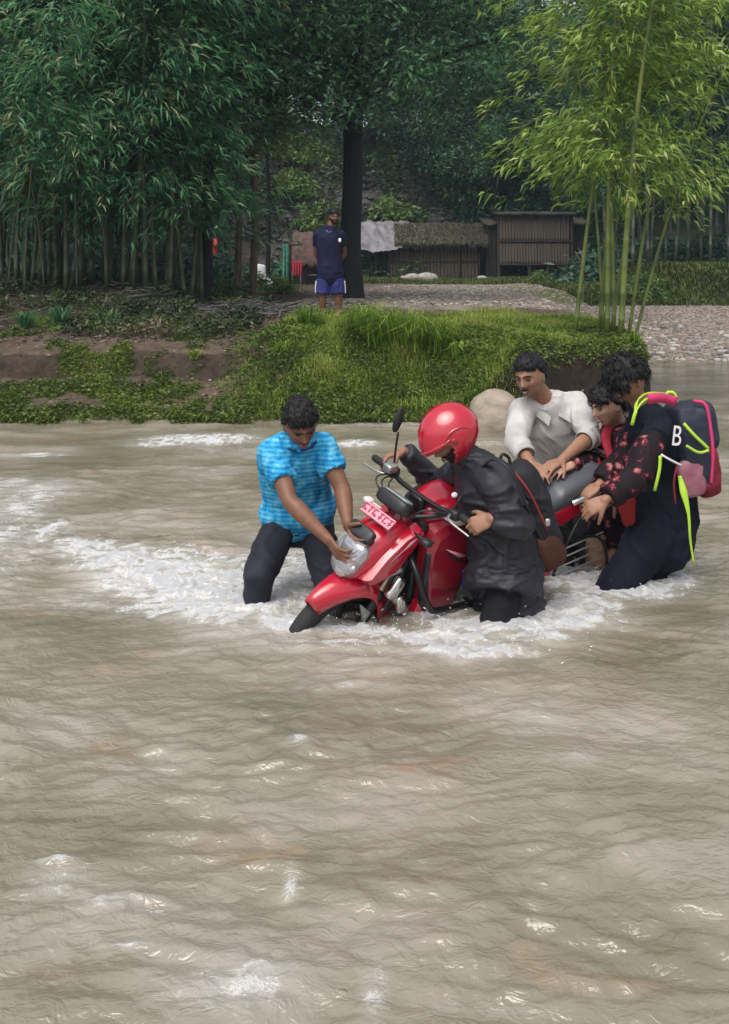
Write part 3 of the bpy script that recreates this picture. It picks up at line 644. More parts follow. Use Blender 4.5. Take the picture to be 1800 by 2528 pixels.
for k, (px, py, d, s, lab) in enumerate(((1580, 690, 25.5, .7, 'low shrub at the left end of the grassy mound'), (1340, 700, 33, .5, 'small bright shrub by the foot of the stilt hut'), (700, 690, 25, .45, 'small shrub beside the green cloth'), (620, 690, 27, .6, 'light shrub behind the white sacks'), (545, 700, 21, .5, 'shrub by the twin brown trunks'))):
    x = (px - 900) * d / FPX; plant('shrub', sme, SHV[0], (x, d, float(terrain(x, d))), k, s, lab, 'shrub', None, parts=('stem', 'leaves'))

def blades(P, h, w, az, lean, tint, k=3):
    "curved grass blade: 5 vertices, 3 triangles"
    n = len(P); d = np.stack([np.cos(az), np.sin(az), np.zeros(n)], 1); s_ = np.stack([-np.sin(az), np.cos(az), np.zeros(n)], 1) * (w / 2)[:, None]
    up = np.array([0, 0, 1.]); h_ = h[:, None]; l_ = (lean * h)[:, None]
    m = P + up * h_ * .6 + d * l_ * .35; t = P + up * h_ * np.clip(1 - lean * .45, .1, 1)[:, None] + d * l_
    V = np.stack([P - s_, P + s_, m + s_ * .8, m - s_ * .8, t], 1).reshape(-1, 3); i = np.arange(n)[:, None] * 5
    return V, np.concatenate([i + [0, 1, 2], i + [0, 2, 3], i + [3, 2, 4]]), np.repeat(tint, 5)
m_grass = leafmat('grass_blade', (.045, .085, .012), (.200, .340, .035), (.34, .38, .09), rough=.5, trans=.35)
m_cover = leafmat('ground_cover', (.040, .070, .012), (.170, .225, .035), (.22, .20, .07), trans=.3)
def scatter(n, x0, x1, y0, y1, thr=.35, zoff=-.01, mask=grassmask):
    x = RNG.uniform(x0, x1, n); y = RNG.uniform(y0, y1, n); e = edge_y(x); keep = (mask(x, y) > RNG.uniform(thr * .4, thr * 1.6, n)) & (y > e + .01)
    x, y = x[keep], y[keep]; return np.stack([x, y, terrain(x, y) + zoff], 1)
P_ = scatter(135000, -4.6, 3.5, 10.3, 15.2); nn = len(P_); nv_ = fbm(P_ * 2.2, 3); mid_ = sst(-1.9, -.6, P_[:, 0]) * (1 - sst(1.6, 2.6, P_[:, 0]) * .5)
V, F_, T = blades(P_, (.030 + .26 * np.clip(nv_ - .3, 0, 1) ** 1.2 * (.35 + .9 * mid_)) * RNG.uniform(.6, 1.6, nn), RNG.uniform(.005, .011, nn), RNG.uniform(0, 6.28, nn), RNG.uniform(.2, 1.1, nn), np.clip(-.45 + 1.7 * nv_ + .22 * mid_ + RNG.normal(0, .16, nn), 0, 1))
me = leafmesh('bank_grass', [(V, F_, T)]); me.materials.append(m_grass); tag(linkm('bank_grass', me, None), 'green grass growing over the muddy river bank', 'grass', kind='stuff')
P_ = scatter(90000, -4.6, 3.4, 10.3, 13.6, .3, 0); nn = len(P_); P_[:, 2] += RNG.uniform(0, .06, nn)
me = leafmesh('creeping_plants', [leaves(P_, rdir(nn, -.1, .7), rdir(nn, .3, 1), RNG.uniform(.025, .06, nn), RNG.uniform(.014, .03, nn), np.clip(-.4 + 1.7 * fbm(P_ * 2.4, 3) + RNG.normal(0, .2, nn), 0, 1))])
me.materials.append(m_cover); tag(linkm('creeping_plants', me, None), 'low creeping leafy plants matted along the water edge', 'ground cover', kind='stuff')
# overhang of leaves at the water line and over the undercut
x = RNG.uniform(-4.6, 1.3, 12000); y = edge_y(x) + RNG.uniform(-.12, .12, len(x)); P_ = np.stack([x, y, np.maximum(terrain(x, y), 0) + RNG.uniform(0, .09, len(x))], 1); P_ = P_[fbm(P3(x * 2, y), 3) > .36]
x = RNG.uniform(.8, 3.6, 9000); y = edge_y(x) + RNG.uniform(-.02, .5, len(x)); Q_ = np.stack([x, y, terrain(x, y) + RNG.uniform(-.03, .05, len(x))], 1); P_ = np.vstack([P_, Q_[Q_[:, 2] > .50 + .22 * vn(Q_ * 4)]]); nn = len(P_)
me = leafmesh('edge_weeds', [leaves(P_, rdir(nn, -.8, .3), rdir(nn, .1, 1), RNG.uniform(.03, .08, nn), RNG.uniform(.012, .028, nn), RNG.uniform(.1, .75, nn))])
me.materials.append(m_cover); tag(linkm('edge_weeds', me, None), 'weeds hanging over the edge of the bank', 'weeds', kind='stuff')
# long arching tufts
x = RNG.uniform(-6.5, -1.4, 26000); y = RNG.uniform(13.2, 18.5, 26000); P_ = P3(x, y, terrain(x, y)); P_ = P_[(fbm(P_ * 1.4, 3) > .54) & (y > edge_y(x) + 2.2)]; nn = len(P_); P_[:, 2] += RNG.uniform(0, .16, nn)
me = leafmesh('grove_undergrowth', [leaves(P_, rdir(nn, -.2, .9), rdir(nn, .2, 1), RNG.uniform(.05, .14, nn), RNG.uniform(.02, .04, nn), np.clip(1.6 * vn(P_ * 1.5) - .4 + RNG.normal(0, .15, nn), 0, 1))]); me.materials.append(leafmat('undergrowth_leaf', (.018, .030, .010), (.075, .105, .030), (.17, .14, .09), trans=.2)); tag(linkm('grove_undergrowth', me, None), 'dark leafy undergrowth at the foot of the bamboo grove', 'undergrowth', kind='stuff')
def tuft(px, py, n, h, label, mat=m_grass, wd=.011, d=None):
    d = d or 12.2; x = (px - 900) * d / FPX; base = np.array([x, d, float(terrain(x, d))])
    P_ = RNG.normal(0, .05 * h / .35, (n, 3)) * [1, 1, 0]; V, F_, T = blades(P_, RNG.uniform(.6, 1.2, n) * h, np.full(n, wd), RNG.uniform(0, 6.28, n), RNG.uniform(.4, 1.5, n), RNG.uniform(.35, 1, n))
    me = leafmesh('grass_tuft', [(V, F_, T)]); me.materials.append(mat); o = linkm('grass_tuft', me, None); o.location = base; tag(o, label, 'grass tuft', 'long grass tufts on the bank')
for a in ((960, 840, 260, .62, 'large arching grass tuft in the middle of the bank', m_grass, .013, 12.0), (1010, 850, 240, .60, 'arching grass tuft just right of the largest one', m_grass, .013, 11.9), (1065, 860, 200, .52, 'arching tuft left of the pale fern', m_grass, .012, 11.8), (1130, 880, 40, .26, 'pale yellow-green fern-like tuft behind the red helmet', m_bleaf_y, .03, 11.7),
          (870, 800, 110, .22, 'bright grass tuft below the standing man', m_grass, .012, 13.2), (815, 795, 90, .16, 'bright grass tuft at the feet of the standing man', m_grass, .012, 14.0), (760, 830, 150, .38, 'grass tuft at the left shoulder of the green slope', m_grass, .012, 12.9), (700, 880, 110, .26, 'short dense tuft low on the green slope', m_grass, .012, 12.0), (900, 845, 200, .50, 'grass tuft left of the largest arching one', m_grass, .012, 12.3),
          (60, 770, 90, .30, 'dark grass tuft under the first bamboos at left', m_bleaf, .016, 13.9), (150, 770, 90, .32, 'dark grass tuft under the grove left of centre', m_bleaf, .016, 14.1), (270, 760, 90, .30, 'dark grass tuft under the middle of the grove', m_bleaf, .016, 14.2), (350, 765, 70, .24, 'small dark tuft right of the others under the grove', m_bleaf, .016, 14.0), (480, 905, 60, .16, 'small green tuft growing in the bare earth gully', m_grass, .012, 12.2), (1230, 790, 90, .24, 'tuft on the bank top left of the bright bamboos', m_grass, .012, 12.8), (1330, 790, 80, .2, 'tuft beside the leftmost bright bamboo', m_grass, .012, 12.2), (1565, 815, 70, .2, 'tuft at the right foot of the bright bamboos', m_grass, .012, 11.4)):
    tuft(*a)
# far grass strip and mound
def fm_(x, y): return np.where(y > 33, sst(.4, .6, fbm(P3(x * .5, y * .5, 3.), 3) + .1), 1.0)
x = RNG.uniform(-6, 12, 26000); y = RNG.uniform(34.5, 43, 26000); P_ = np.stack([x, y, terrain(x, y)], 1)[fm_(x, y) > .5]
x = RNG.uniform(5.2, 13, 34000); y = RNG.uniform(24.2, 31, 34000); P_ = np.vstack([P_, np.stack([x, y, terrain(x, y)], 1)[(y - edge_y(x)) > 7.2]]); nn = len(P_)
V, F_, T = blades(P_, RNG.uniform(.06, .2, nn), np.full(nn, .03), RNG.uniform(0, 6.28, nn), RNG.uniform(.3, 1.1, nn), np.clip(1.3 * fbm(P_ * .8, 3) - .3 + RNG.normal(0, .15, nn), 0, 1))
me = leafmesh('far_grass', [(V, F_, T)]); me.materials.append(leafmat('grass_dull', (.050, .062, .018), (.135, .185, .040), (.25, .22, .10), trans=.25)); tag(linkm('far_grass', me, None), 'grass strip by the huts and on the mound beyond the track', 'grass', kind='stuff')

# -- stones: gravel shore and track
def stone_mesh(k):
    mb = MB(); mb.sq((0, 0, 0), None, (1, .75, .5), 1, 1, 8, 5); V, F_ = mb.raw(); V = V * (.8 + .5 * vn(V * 1.7 + k * 9.1))[:, None]; return mesh_np('stone', V, F_, smooth=False)
m_st = [M('stone_grey', (.30, .28, .26), .85, var=.3, bump=.4), M('stone_brown', (.26, .20, .15), .85, var=.3, bump=.4), M('stone_dark', (.14, .13, .12), .85, var=.3, bump=.4), M('stone_pale', (.42, .40, .36), .85, var=.2, bump=.4)]
SM = []
for k in range(8): me = stone_mesh(k); me.materials.append(m_st[k % 4]); SM.append(me)
gs = empty('gravel_shore', (4.6, 19, .1)); tag(gs, 'gravel and small stones sloping from the track to the water', kind='structure')
cnt = 0
while cnt < 290:
    d = 17.25 + RNG.uniform(0, 1) ** 1.6 * 4.6; x = RNG.uniform(3.55, d * .352); 
    if d < float(edge_y(x)) + .05: continue
    s = RNG.uniform(.045, .10); o = linkm('stone', SM[cnt % 8], None, gs); o.location = (x - 4.6, d - 19, float(terrain(x, d)) + s * .15 - .1); o.scale = (s, s * RNG.uniform(.7, 1), s * .8); o.rotation_euler = (0, 0, RNG.uniform(0, 6.28)); cnt += 1
def pebbles(n, x, y, smin, smax):
    z = terrain(x, y); b = MB(); b.sq((0, 0, 0), None, (1, .8, .5), 1, 1, 6, 4); V0, F0 = b.raw(); tris = []
    for f in F0: tris += [(f[0], f[i], f[i + 1]) for i in range(1, len(f) - 1)]
    s = RNG.uniform(smin, smax, n); a = RNG.uniform(0, 6.28, n); R_ = np.stack([np.stack([np.cos(a), -np.sin(a), a * 0], 1), np.stack([np.sin(a), np.cos(a), a * 0], 1), np.stack([a * 0, a * 0, a * 0 + 1], 1)], 1)
    V = np.einsum('nij,kj->nki', R_, V0) * s[:, None, None] * RNG.uniform(.75, 1.2, (n, len(V0), 1)) + np.stack([x, y, z], 1)[:, None]
    F_ = (np.array(tris)[None] + (np.arange(n) * len(V0))[:, None, None]).reshape(-1, 3); me = mesh_np('gravel', V.reshape(-1, 3), F_, False); attr(me, 'tint', np.repeat(RNG.uniform(0, 1, n), len(V0))); return me
m_peb = leafmat('gravel_stones', (.13, .105, .085), (.30, .255, .215), (.46, .43, .38), rough=.9, trans=0.0)
n = 15000; x = RNG.uniform(3.4, 9.5, n); y = RNG.uniform(17.1, 24.5, n); k = y > edge_y(x); x, y = x[k], y[k]; me = pebbles(len(x), x, y, .016, .05); me.materials.append(m_peb)
tag(linkm('gravel', me, None, gs), kind='stuff').location = (-4.6, -19, -.1)
n = 9000; y = RNG.uniform(17.5, 34, n); x = RNG.uniform(-2, 4, n) + .18 * (y - 17); me = pebbles(n, x, y, .012, .05); me.materials.append(m_peb); tag(linkm('track_stones', me, None), 'small stones strewn on the dirt track', 'stones', kind='stuff')
n = 260; x = RNG.uniform(-4.5, 2.6, n); y = edge_y(x) + RNG.uniform(.1, 3.6, n); me = pebbles(n, x, y, .008, .03); me.materials.append(m_st[1]); tag(linkm('bank_stones', me, None), 'small stones lying in the bank soil', 'stones', kind='stuff')
# rocks on the cut slope
n = 2600; y = RNG.uniform(44.6, 53, n); x = RNG.uniform(-8.5, 5, n); me = pebbles(n, x, y, .06, .24)
me.materials.append(M('slope_rock', (.110, .100, .108), .9, col2=(.045, .040, .042), scale=2)); tag(linkm('slope_rocks', me, None), 'grey broken rock covering the cut slope', 'rocks', kind='stuff')
def boulder(name, c, h, mat, label, k, sub=(24, 16), parent=None):
    mb = MB(); mb.sq((0, 0, 0), None, h, .8, .8, *sub); V, F_ = mb.raw(); V = V * (.82 + .4 * fbm(V * 4 + k, 3))[:, None]; me = mesh_np(name, V, F_, True); o = linkm(name, me, mat, parent); o.location = c
    if label: tag(o, label, 'rock')
    return o
m_boul = M('boulder_tan', (.36, .30, .24), .85, col2=(.22, .18, .14), scale=6, bump=.6, bscale=20, stretch=(1, 1, 2))
boulder('boulder', (1.28, 10.35, .03), (.25, .24, .31), m_boul, 'rounded tan boulder at the water edge behind the red helmet', 3)
boulder('small_rock', (1.42, 10.25, .02), (.10, .10, .09), M('rock_red', (.26, .13, .10), .8), 'reddish rock at the water edge beside the tan boulder', 8)
boulder('small_rock', (1.9, 10.4, .0), (.16, .12, .10), m_boul, 'low rock at the water edge right of the tan boulder', 5)
for k, (px, d, s) in enumerate(((1020, 42, .35), (1055, 41.6, .42), (1000, 41.8, .2), (1190, 41.5, .22))):
    x = (px - 900) * d / FPX; boulder('rock', (x, d, float(terrain(x, d)) + .05), (s, s * .8, s * .6), m_st[0], ['rounded pale rock before the low hut', 'larger pale rock before the low hut wall', 'smallest rock at the low hut corner', 'rock between the two huts'][k], k)
# leaf litter and dead sticks
x = RNG.normal(-2.2, .9, 900); y = RNG.uniform(14.2, 17.5, 900); mb = MB()
for i in range(700):
    a = RNG.uniform(0, 6.28); l_ = RNG.uniform(.06, .35); z = float(terrain(x[i], y[i])) + RNG.uniform(0, .10); v = np.array([math.cos(a), math.sin(a), RNG.uniform(-.2, .3)]) * l_; c0 = np.array([x[i], y[i], z])
    mb.tube(c0, c0 + v, RNG.uniform(.004, .014), seg=4)
mb.build('dead_sticks', M('dead_wood', (.13, .12, .12), .9, col2=(.04, .035, .035), scale=3), smooth=False); tag(bpy.data.objects['dead_sticks'], 'pile of dead grey sticks and litter at the grove end', 'sticks', kind='stuff')
n = 16000; x = RNG.uniform(-6.6, .2, n); y = RNG.uniform(12.8, 19.5, n); P_ = np.stack([x, y, terrain(x, y) + .01], 1); me = leafmesh('leaf_litter', [leaves(P_, rdir(n, -.1, .2), rdir(n, .5, 1), RNG.uniform(.05, .13, n), RNG.uniform(.012, .022, n), RNG.uniform(0, .9, n))])
me.materials.append(leafmat('litter_leaf', (.035, .026, .020), (.16, .13, .10), (.30, .27, .22), trans=.05, rough=.8)); tag(linkm('leaf_litter', me, None), 'dry bamboo leaves littering the bank', 'leaf litter', kind='stuff')
# ------------------------------------------------------------------ huts
m_plank = M('split_bamboo', (.115, .085, .060), .8, col2=(.060, .045, .034), scale=3, stretch=(6, 6, .5), bump=.4)
m_plank_p = M('split_bamboo_pale', (.135, .105, .084), .8, col2=(.065, .052, .043), scale=3, stretch=(6, 6, .5), bump=.4)
m_roofd = M('roof_dark', (.035, .035, .032), .95, var=.4)
m_thatch = M('thatch', (.085, .078, .050), .95, col2=(.030, .028, .020), scale=5, bump=1, bscale=30, stretch=(1, 1, 3))
m_thatch2 = M('thatch_rust', (.15, .085, .070), .95, col2=(.07, .045, .04), scale=5, bump=1, bscale=30)
m_tarp = M('grey_tarp', (.21, .20, .215), .55, col2=(.10, .095, .105), scale=3, bump=.5, bscale=6)
m_post = M('hut_post', (.040, .032, .026), .9, var=.3)
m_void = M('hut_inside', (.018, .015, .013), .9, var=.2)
def hut_frame(name, px0, px1, d, label): 
    x0, x1 = (px0 - 900) * d / FPX, (px1 - 900) * d / FPX; z = float(terrain((x0 + x1) / 2, d)); r = empty(name, ((x0 + x1) / 2, d, z), label, 'hut'); return r, (x1 - x0) / 2
pk = bpy.data.meshes
def planks(parent, x0, x1, y, z0, z1, n, mat, name='plank'):
    w = (x1 - x0) / n; b = MB(); b.sq((0, 0, (z1 - z0) / 2), None, (w * .47, .02, (z1 - z0) / 2), .3, .6, 8, 5); V, F_ = b.raw(); me = mesh_np(name, V, F_); me.materials.append(mat)
    for k in range(n):
        o = linkm(name, me, None, parent); o.location = (x0 + w * (k + .5), y + RNG.uniform(-.008, .008), z0); o.rotation_euler = (0, RNG.uniform(-.008, .008), RNG.uniform(-.1, .1)); o.scale = (1, 1, RNG.uniform(.97, 1.01))
def roof_sheet(name, x0, x1, ya, za, yb, zb, mat, parent, sag=.05, rag=.12, nx=50, ny=14, th=.08):
    X, Y_, F_ = grid(np.linspace(0, 1, nx), np.linspace(0, 1, ny)); x = x0 + (x1 - x0) * X; y = ya + (yb - ya) * Y_; z = za + (zb - za) * Y_ + sag * (fbm(P3(X * 9, Y_ * 4, za), 3) - .5) * 2
    e = (Y_ < .01); z = z - e * rag * RNG.uniform(0, 1, len(z)); me = mesh_np(name, np.stack([x, y, z], 1), F_); o = linkm(name, me, mat, parent); mo = o.modifiers.new('t', 'SOLIDIFY'); mo.thickness = th; mo.offset = -1; return o
# low long hut
r, hw = hut_frame('low_hut', 868, 1196, 43, 'low thatched hut with dark walls and a grey tarp over its left half')
planks(r, -hw + 1.55, hw - .25, 0, .0, 1.56, 26, m_plank)
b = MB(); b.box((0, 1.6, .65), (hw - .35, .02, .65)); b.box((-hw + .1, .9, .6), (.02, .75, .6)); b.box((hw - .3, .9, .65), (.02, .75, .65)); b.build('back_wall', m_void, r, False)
for xx in (-hw + .15, -hw + 1.0, -hw + 1.5, -.3, hw - 1.0, hw - .2):
    b = MB(); b.tube((xx, -.06, -.05), (xx + RNG.uniform(-.03, .03), -.06, 1.42), .035, seg=8); b.build('post', m_post, r)
b = MB(); b.tube((-hw + 1.4, -.07, .72), (hw - .2, -.07, .75), .018, seg=6); b.build('rail', m_post, r)
roof_sheet('thatch_roof', -hw + 1.75, hw + .12, -.42, 1.48, 1.0, 2.34, m_thatch, r, .13, .3)
roof_sheet('rear_roof', -hw + .2, hw + .12, 1.0, 2.34, 2.2, 1.5, m_thatch, r, .09, .1)
X, Y_, F_ = grid(np.linspace(0, 1, 60), np.linspace(0, 1, 26)); x = -hw - .1 + 2.15 * X + .35 * Y_ * X; y = -.55 + 1.6 * Y_; z = 1.30 + 1.12 * Y_ - .18 * np.sin(X * 3.1) * (1 - Y_) + .09 * (ridg(P3(X * 9 + Y_ * 3, Y_ * 2)) - .5) + .05 * (ridg(P3(X * 22, Y_ * 5, 3.)) - .5)
me = mesh_np('tarp', np.stack([x, y, z], 1), F_); o = linkm('tarp', me, m_tarp, r); mo = o.modifiers.new('t', 'SOLIDIFY'); mo.thickness = .01
# straw on the thatch
n = 5000; x = RNG.uniform(-hw + 1.8, hw + .1, n); t = RNG.uniform(0, 1, n); P_ = np.stack([x, -.45 + 1.4 * t, 1.52 + .86 * t], 1); D_ = np.stack([RNG.normal(0, .5, n), -np.ones(n), -.5 + RNG.normal(0, .25, n)], 1)
me = leafmesh('straw', [leaves(P_, D_, rdir(n, .5, 1), RNG.uniform(.12, .35, n), np.full(n, .025), RNG.uniform(0, 1, n))]); me.materials.append(leafmat('straw_leaf', (.03, .028, .02), (.12, .11, .07), (.26, .24, .17), trans=.1, rough=.8)); tag(linkm('straw', me, None, r), kind='stuff')
# stilt hut
r, hw = hut_frame('stilt_hut', 1232, 1412, 42.5, 'tall stilt hut with a pale split-bamboo wall above dark posts')
planks(r, -hw + .04, hw - .1, 0, 1.55, 2.62, 24, m_plank_p); planks(r, -hw + .04, hw - .1, 0, .62, 1.50, 24, m_plank_p)
b = MB(); b.box((0, -.04, 1.53), (hw, .03, .03)); b.box((0, -.04, .6), (hw, .03, .035)); b.build('cross_beam', m_post, r, False)
for xx in (-hw, -.25, .5, hw):
    b = MB(); b.box((xx, .05, 1.3 if abs(xx) > 1 else .3), (.05, .05, 1.36 if abs(xx) > 1 else .34)); b.build('post', m_post, r, False)
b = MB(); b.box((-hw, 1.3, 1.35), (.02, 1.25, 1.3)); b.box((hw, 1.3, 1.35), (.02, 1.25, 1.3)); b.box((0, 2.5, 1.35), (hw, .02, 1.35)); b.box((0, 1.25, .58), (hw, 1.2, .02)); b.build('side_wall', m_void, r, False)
roof_sheet('thatch_roof', -hw - .12, hw + .15, -.25, 2.66, 1.3, 2.78, m_roofd, r, .04, .06); roof_sheet('rear_roof', -hw - .12, hw + .15, 1.3, 2.78, 2.8, 2.6, m_roofd, r, .04, .1)
# dark lean-tos either side of it
for (p0, p1, lab) in ((1199, 1230, 'narrow dark shed squeezed between the two huts'), (1416, 1452, 'dark lean-to against the right side of the stilt hut')):
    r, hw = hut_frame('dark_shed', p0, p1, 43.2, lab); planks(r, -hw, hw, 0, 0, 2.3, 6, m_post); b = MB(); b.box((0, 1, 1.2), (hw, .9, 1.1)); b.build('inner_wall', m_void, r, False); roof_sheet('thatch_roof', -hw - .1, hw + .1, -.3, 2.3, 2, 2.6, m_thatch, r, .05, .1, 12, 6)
# rusty hut on the left
r, hw = hut_frame('rusty_hut', 722, 812, 34, 'small hut with a sagging reddish-brown thatch left of the standing man')
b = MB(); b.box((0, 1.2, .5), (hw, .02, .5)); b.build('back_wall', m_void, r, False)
for xx in (-hw + .05, -.1, hw - .05):
    b = MB(); b.tube((xx, 0, 0), (xx, 0, 1.05), .03, seg=8); b.build('post', m_post, r)
roof_sheet('thatch_roof', -hw - .05, hw + .25, -.5, .72, .9, 1.75, m_thatch2, r, .1, .15)
b = MB(); b.sweep([(-.35, -.35, .32), (.1, -.35, .34), (.55, -.35, .3)], .02, seg=6); b.tube((-.3, -.35, 0), (-.3, -.35, .32), .02); b.tube((.5, -.35, 0), (.5, -.35, .3), .02); b.build('bench_rail', M('pale_wood', (.3, .27, .25), .7), r)
# cloths and things near it
def cloth(name, px, py0, py1, wpx, d, mat, label, cat, folds=4):
    x = (px - 900) * d / FPX; w = wpx * d / FPX; zt = CAMH - (py0 - HZ) * d / FPX; zb = CAMH - (py1 - HZ) * d / FPX
    X, Y_, F_ = grid(np.linspace(-.5, .5, 24), np.linspace(0, 1, 14)); xx = X * w * (1 - .12 * Y_); yy = .04 * np.sin(X * folds * 6.28 + Y_) * (.4 + Y_); zz = (zb - zt) * Y_ * (1 - .05 * np.sin(X * 9))
    me = mesh_np(name, np.stack([xx, yy, zz], 1), F_); o = linkm(name, me, mat); o.location = (x, d, zt); mo = o.modifiers.new('t', 'SOLIDIFY'); mo.thickness = .012; tag(o, label, cat); return o
cloth('red_cloth', 733, 645, 680, 26, 33.4, M('cloth_red', (.55, .045, .09), .8, var=.2), 'red cloth hanging under the reddish thatch', 'cloth')
cloth('green_cloth', 704, 604, 686, 15, 32.5, M('cloth_green', (.045, .22, .14), .8, var=.2, col2=(.16, .42, .32)), 'green cloth hung upright on a pole beside the rusty hut', 'cloth', 2)
x = (716 - 900) * 32.6 / FPX; b = MB(); b.tube((x, 32.6, float(terrain(x, 32.6))), (x + .02, 32.6, 2.15), .04, seg=8); b.tube((x - .3, 32.55, 2.1), (x + .4, 32.55, 2.12), .02); o = b.build('cloth_pole', m_post); tag(o, 'dark wooden pole carrying the green cloth', 'pole')
for k, (px, d, h, lab) in enumerate(((641, 30, (.20, .14, .26), 'upright white plastic sack by the shrubs'), (650, 29.4, (.30, .2, .15), 'slumped white sack lying before the upright one'))):
    x = (px - 900) * d / FPX; o = boulder('white_sack', (x, d, float(terrain(x, d)) + h[2] * (.9 if k else 1.6)), h, M('sack_white', (.78, .78, .82), .5, var=.08), None, k + 2); tag(o, lab, 'sack')

# ------------------------------------------------------------------ motorcycle (own axes: x forward, y to its left, z up)
LEAN, SINK = rad(15), -.40
Fw = unit((-.80, -.60, 0)); Lf = np.cross((0, 0, 1), Fw)
Lp = Lf * math.cos(LEAN) - np.array([0, 0, 1]) * math.sin(LEAN); Up = np.array([0, 0, 1]) * math.cos(LEAN) + Lf * math.sin(LEAN)
BO = np.array([.835, 5.66, SINK])
def B(x, y, z): return BO + x * Fw + y * Lp + z * Up
bike = empty('motorcycle', BO, 'red motorcycle leaning in the river, pushed by the group', 'motorcycle')
bike.matrix_world = Matrix(((Fw[0], Lp[0], Up[0], BO[0]), (Fw[1], Lp[1], Up[1], BO[1]), (Fw[2], Lp[2], Up[2], BO[2]), (0, 0, 0, 1)))
m_red = M('red_paint', (.45, .006, .026), .22, var=.06, sp=.6, coat=.8)
m_redd = M('red_paint_shaded', (.22, .005, .016), .25, var=.06, sp=.5, coat=.6)  # same red with shade mixed into the colour, for the near shroud
m_blk = M('black_plastic', (.018, .018, .020), .45, var=.2)
m_blkm = M('black_metal', (.012, .012, .014), .3, var=.2, metal=.3)
m_rub = M('tyre_rubber', (.015, .015, .016), .75, var=.2, bump=.5, bscale=60)
m_chr = M('bright_metal', (.62, .62, .60), .22, metal=1, var=.1)
m_alu = M('cast_metal', (.40, .42, .40), .38, metal=.7, var=.2)
m_gold = M('fork_tube', (.50, .45, .33), .3, metal=.8, var=.1)
m_lens = M('lamp_lens', (.80, .82, .84), .08, var=.05, sp=.9)
m_glass = M('lamp_glass', (.9, .92, .95), .05, var=.02, sp=.8); m_glass.node_tree.nodes['Principled BSDF'].inputs['Alpha'].default_value = .16
m_seat = M('seat_vinyl', (.085, .090, .105), .38, var=.15, bump=.15, bscale=80)
m_pink = M('plate_white_red', (.60, .27, .33), .35, var=.1)
m_whs = M('white_sticker', (.80, .76, .78), .3, var=.05)
m_org = M('indicator_lens', (.70, .62, .60), .2, var=.05)
m_blue = M('blue_tag', (.03, .04, .30), .4, var=.2)
# steering axis
HD, AX = np.array([.965, 0, .86]), np.array([1.285, 0, .31]); sa = unit(HD - AX); STEER = rad(6)
Rs = np.array(Matrix.Rotation(STEER, 3, Vector(sa)))
def steer(mb): V = np.vstack(mb.V); mb.V = [(V - HD) @ Rs.T + HD]; return mb
def Bs(x, y, z): p = (np.array([x, y, z]) - HD) @ Rs.T + HD; return B(*p)
def wheel(c, r, w, st=False):
    we = bpy.data.objects.new('wheel', None); COL.objects.link(we); we.parent = bike; fx = steer if st else (lambda q: q)
    a = np.linspace(0, 2 * math.pi, 49)[:-1]
    def ring(pr):  # profile (radius, y) swept round
        b = MB(); V = [(c[0] + q[0] * math.cos(t), q[1], c[2] + q[0] * math.sin(t)) for t in a for q in pr]; n = len(pr); F_ = []
        for i in range(48):
            for j in range(n): F_.append((i * n + j, i * n + (j + 1) % n, ((i + 1) % 48) * n + (j + 1) % n, ((i + 1) % 48) * n + j))
        return b.add(V, F_)
    fx(ring([(r, 0), (r - .008, w * .3), (r - .035, w * .5), (r - .075, w * .42), (r - .085, 0), (r - .075, -w * .42), (r - .035, -w * .5), (r - .008, -w * .3)])).build('tyre', m_rub, we)
    b = ring([(r - .070, w * .36), (r - .095, w * .3), (r - .10, 0), (r - .095, -w * .3), (r - .070, -w * .36)]); 
    for k in range(5):
        t = k * 2 * math.pi / 5 + .3; b.sweep([(c[0], 0, c[2]), (c[0] + (r - .09) * math.cos(t), 0, c[2] + (r - .09) * math.sin(t))], [.028, .016], [.018, .012], seg=8)
    b.tube((c[0], -.06, c[2]), (c[0], .06, c[2]), .035, seg=16); fx(b).build('rim', m_blkm, we)
    b = ring([(.12, .055), (.12, .059), (.075, .059), (.075, .055)]); fx(b).build('brake_disc', m_alu, we)
wheel(AX, .305, .085, True); wheel(np.array([0, 0, .31]), .31, .105)
# front end
for s in (-1, 1):
    b = MB(); p0 = AX + np.array([0, s * .075, 0]); p1 = p0 + sa * .30; p2 = p0 + sa * .64
    b.sweep([p0 - sa * .03, p1], [.030, .027], seg=14); steer(b).build('fork_slider', m_blkm, bike)
    b = MB(); b.sweep([p1, p2], .0175, seg=12); steer(b).build('fork_tube', m_gold, bike)
b = MB(); b.sq(HD + sa * .02, None, (.04, .12, .018), .4, .4); b.sq(HD - sa * .13, None, (.04, .12, .02), .4, .4); steer(b).build('fork_clamp', m_blkm, bike)
# front mudguard: arched shell with skirts
sec = []; aa = np.linspace(rad(52), rad(190), 22)
V = []; F_ = []; pw = [(-1, .0), (-.93, .35), (-.75, .72), (-.4, .93), (0, 1.0), (.4, .93), (.75, .72), (.93, .35), (1, .0)]
for i, a in enumerate(aa):
    u = i / 21; R_ = .318 + .02 * math.sin(u * math.pi); hw = .035 + .055 * math.sin(min(1, u * 2.2) * math.pi / 2); sk = .045 + .11 * math.exp(-((u - .72) / .22) ** 2)
    for y, q in pw:
        rr = R_ + .03 * q - sk * (1 - q) * (1.0 if abs(y) > .5 else .3); V.append((AX[0] + rr * math.cos(a), y * hw * (1 + .15 * (1 - q)), AX[2] + rr * math.sin(a)))
for i in range(21):
    for j in range(8): F_.append((i * 9 + j, i * 9 + j + 1, i * 9 + j + 10, i * 9 + j + 9))
b = MB(); b.add(V, F_); o = steer(b).build('front_mudguard', m_red, bike); mo = o.modifiers.new('t', 'SOLIDIFY'); mo.thickness = .005
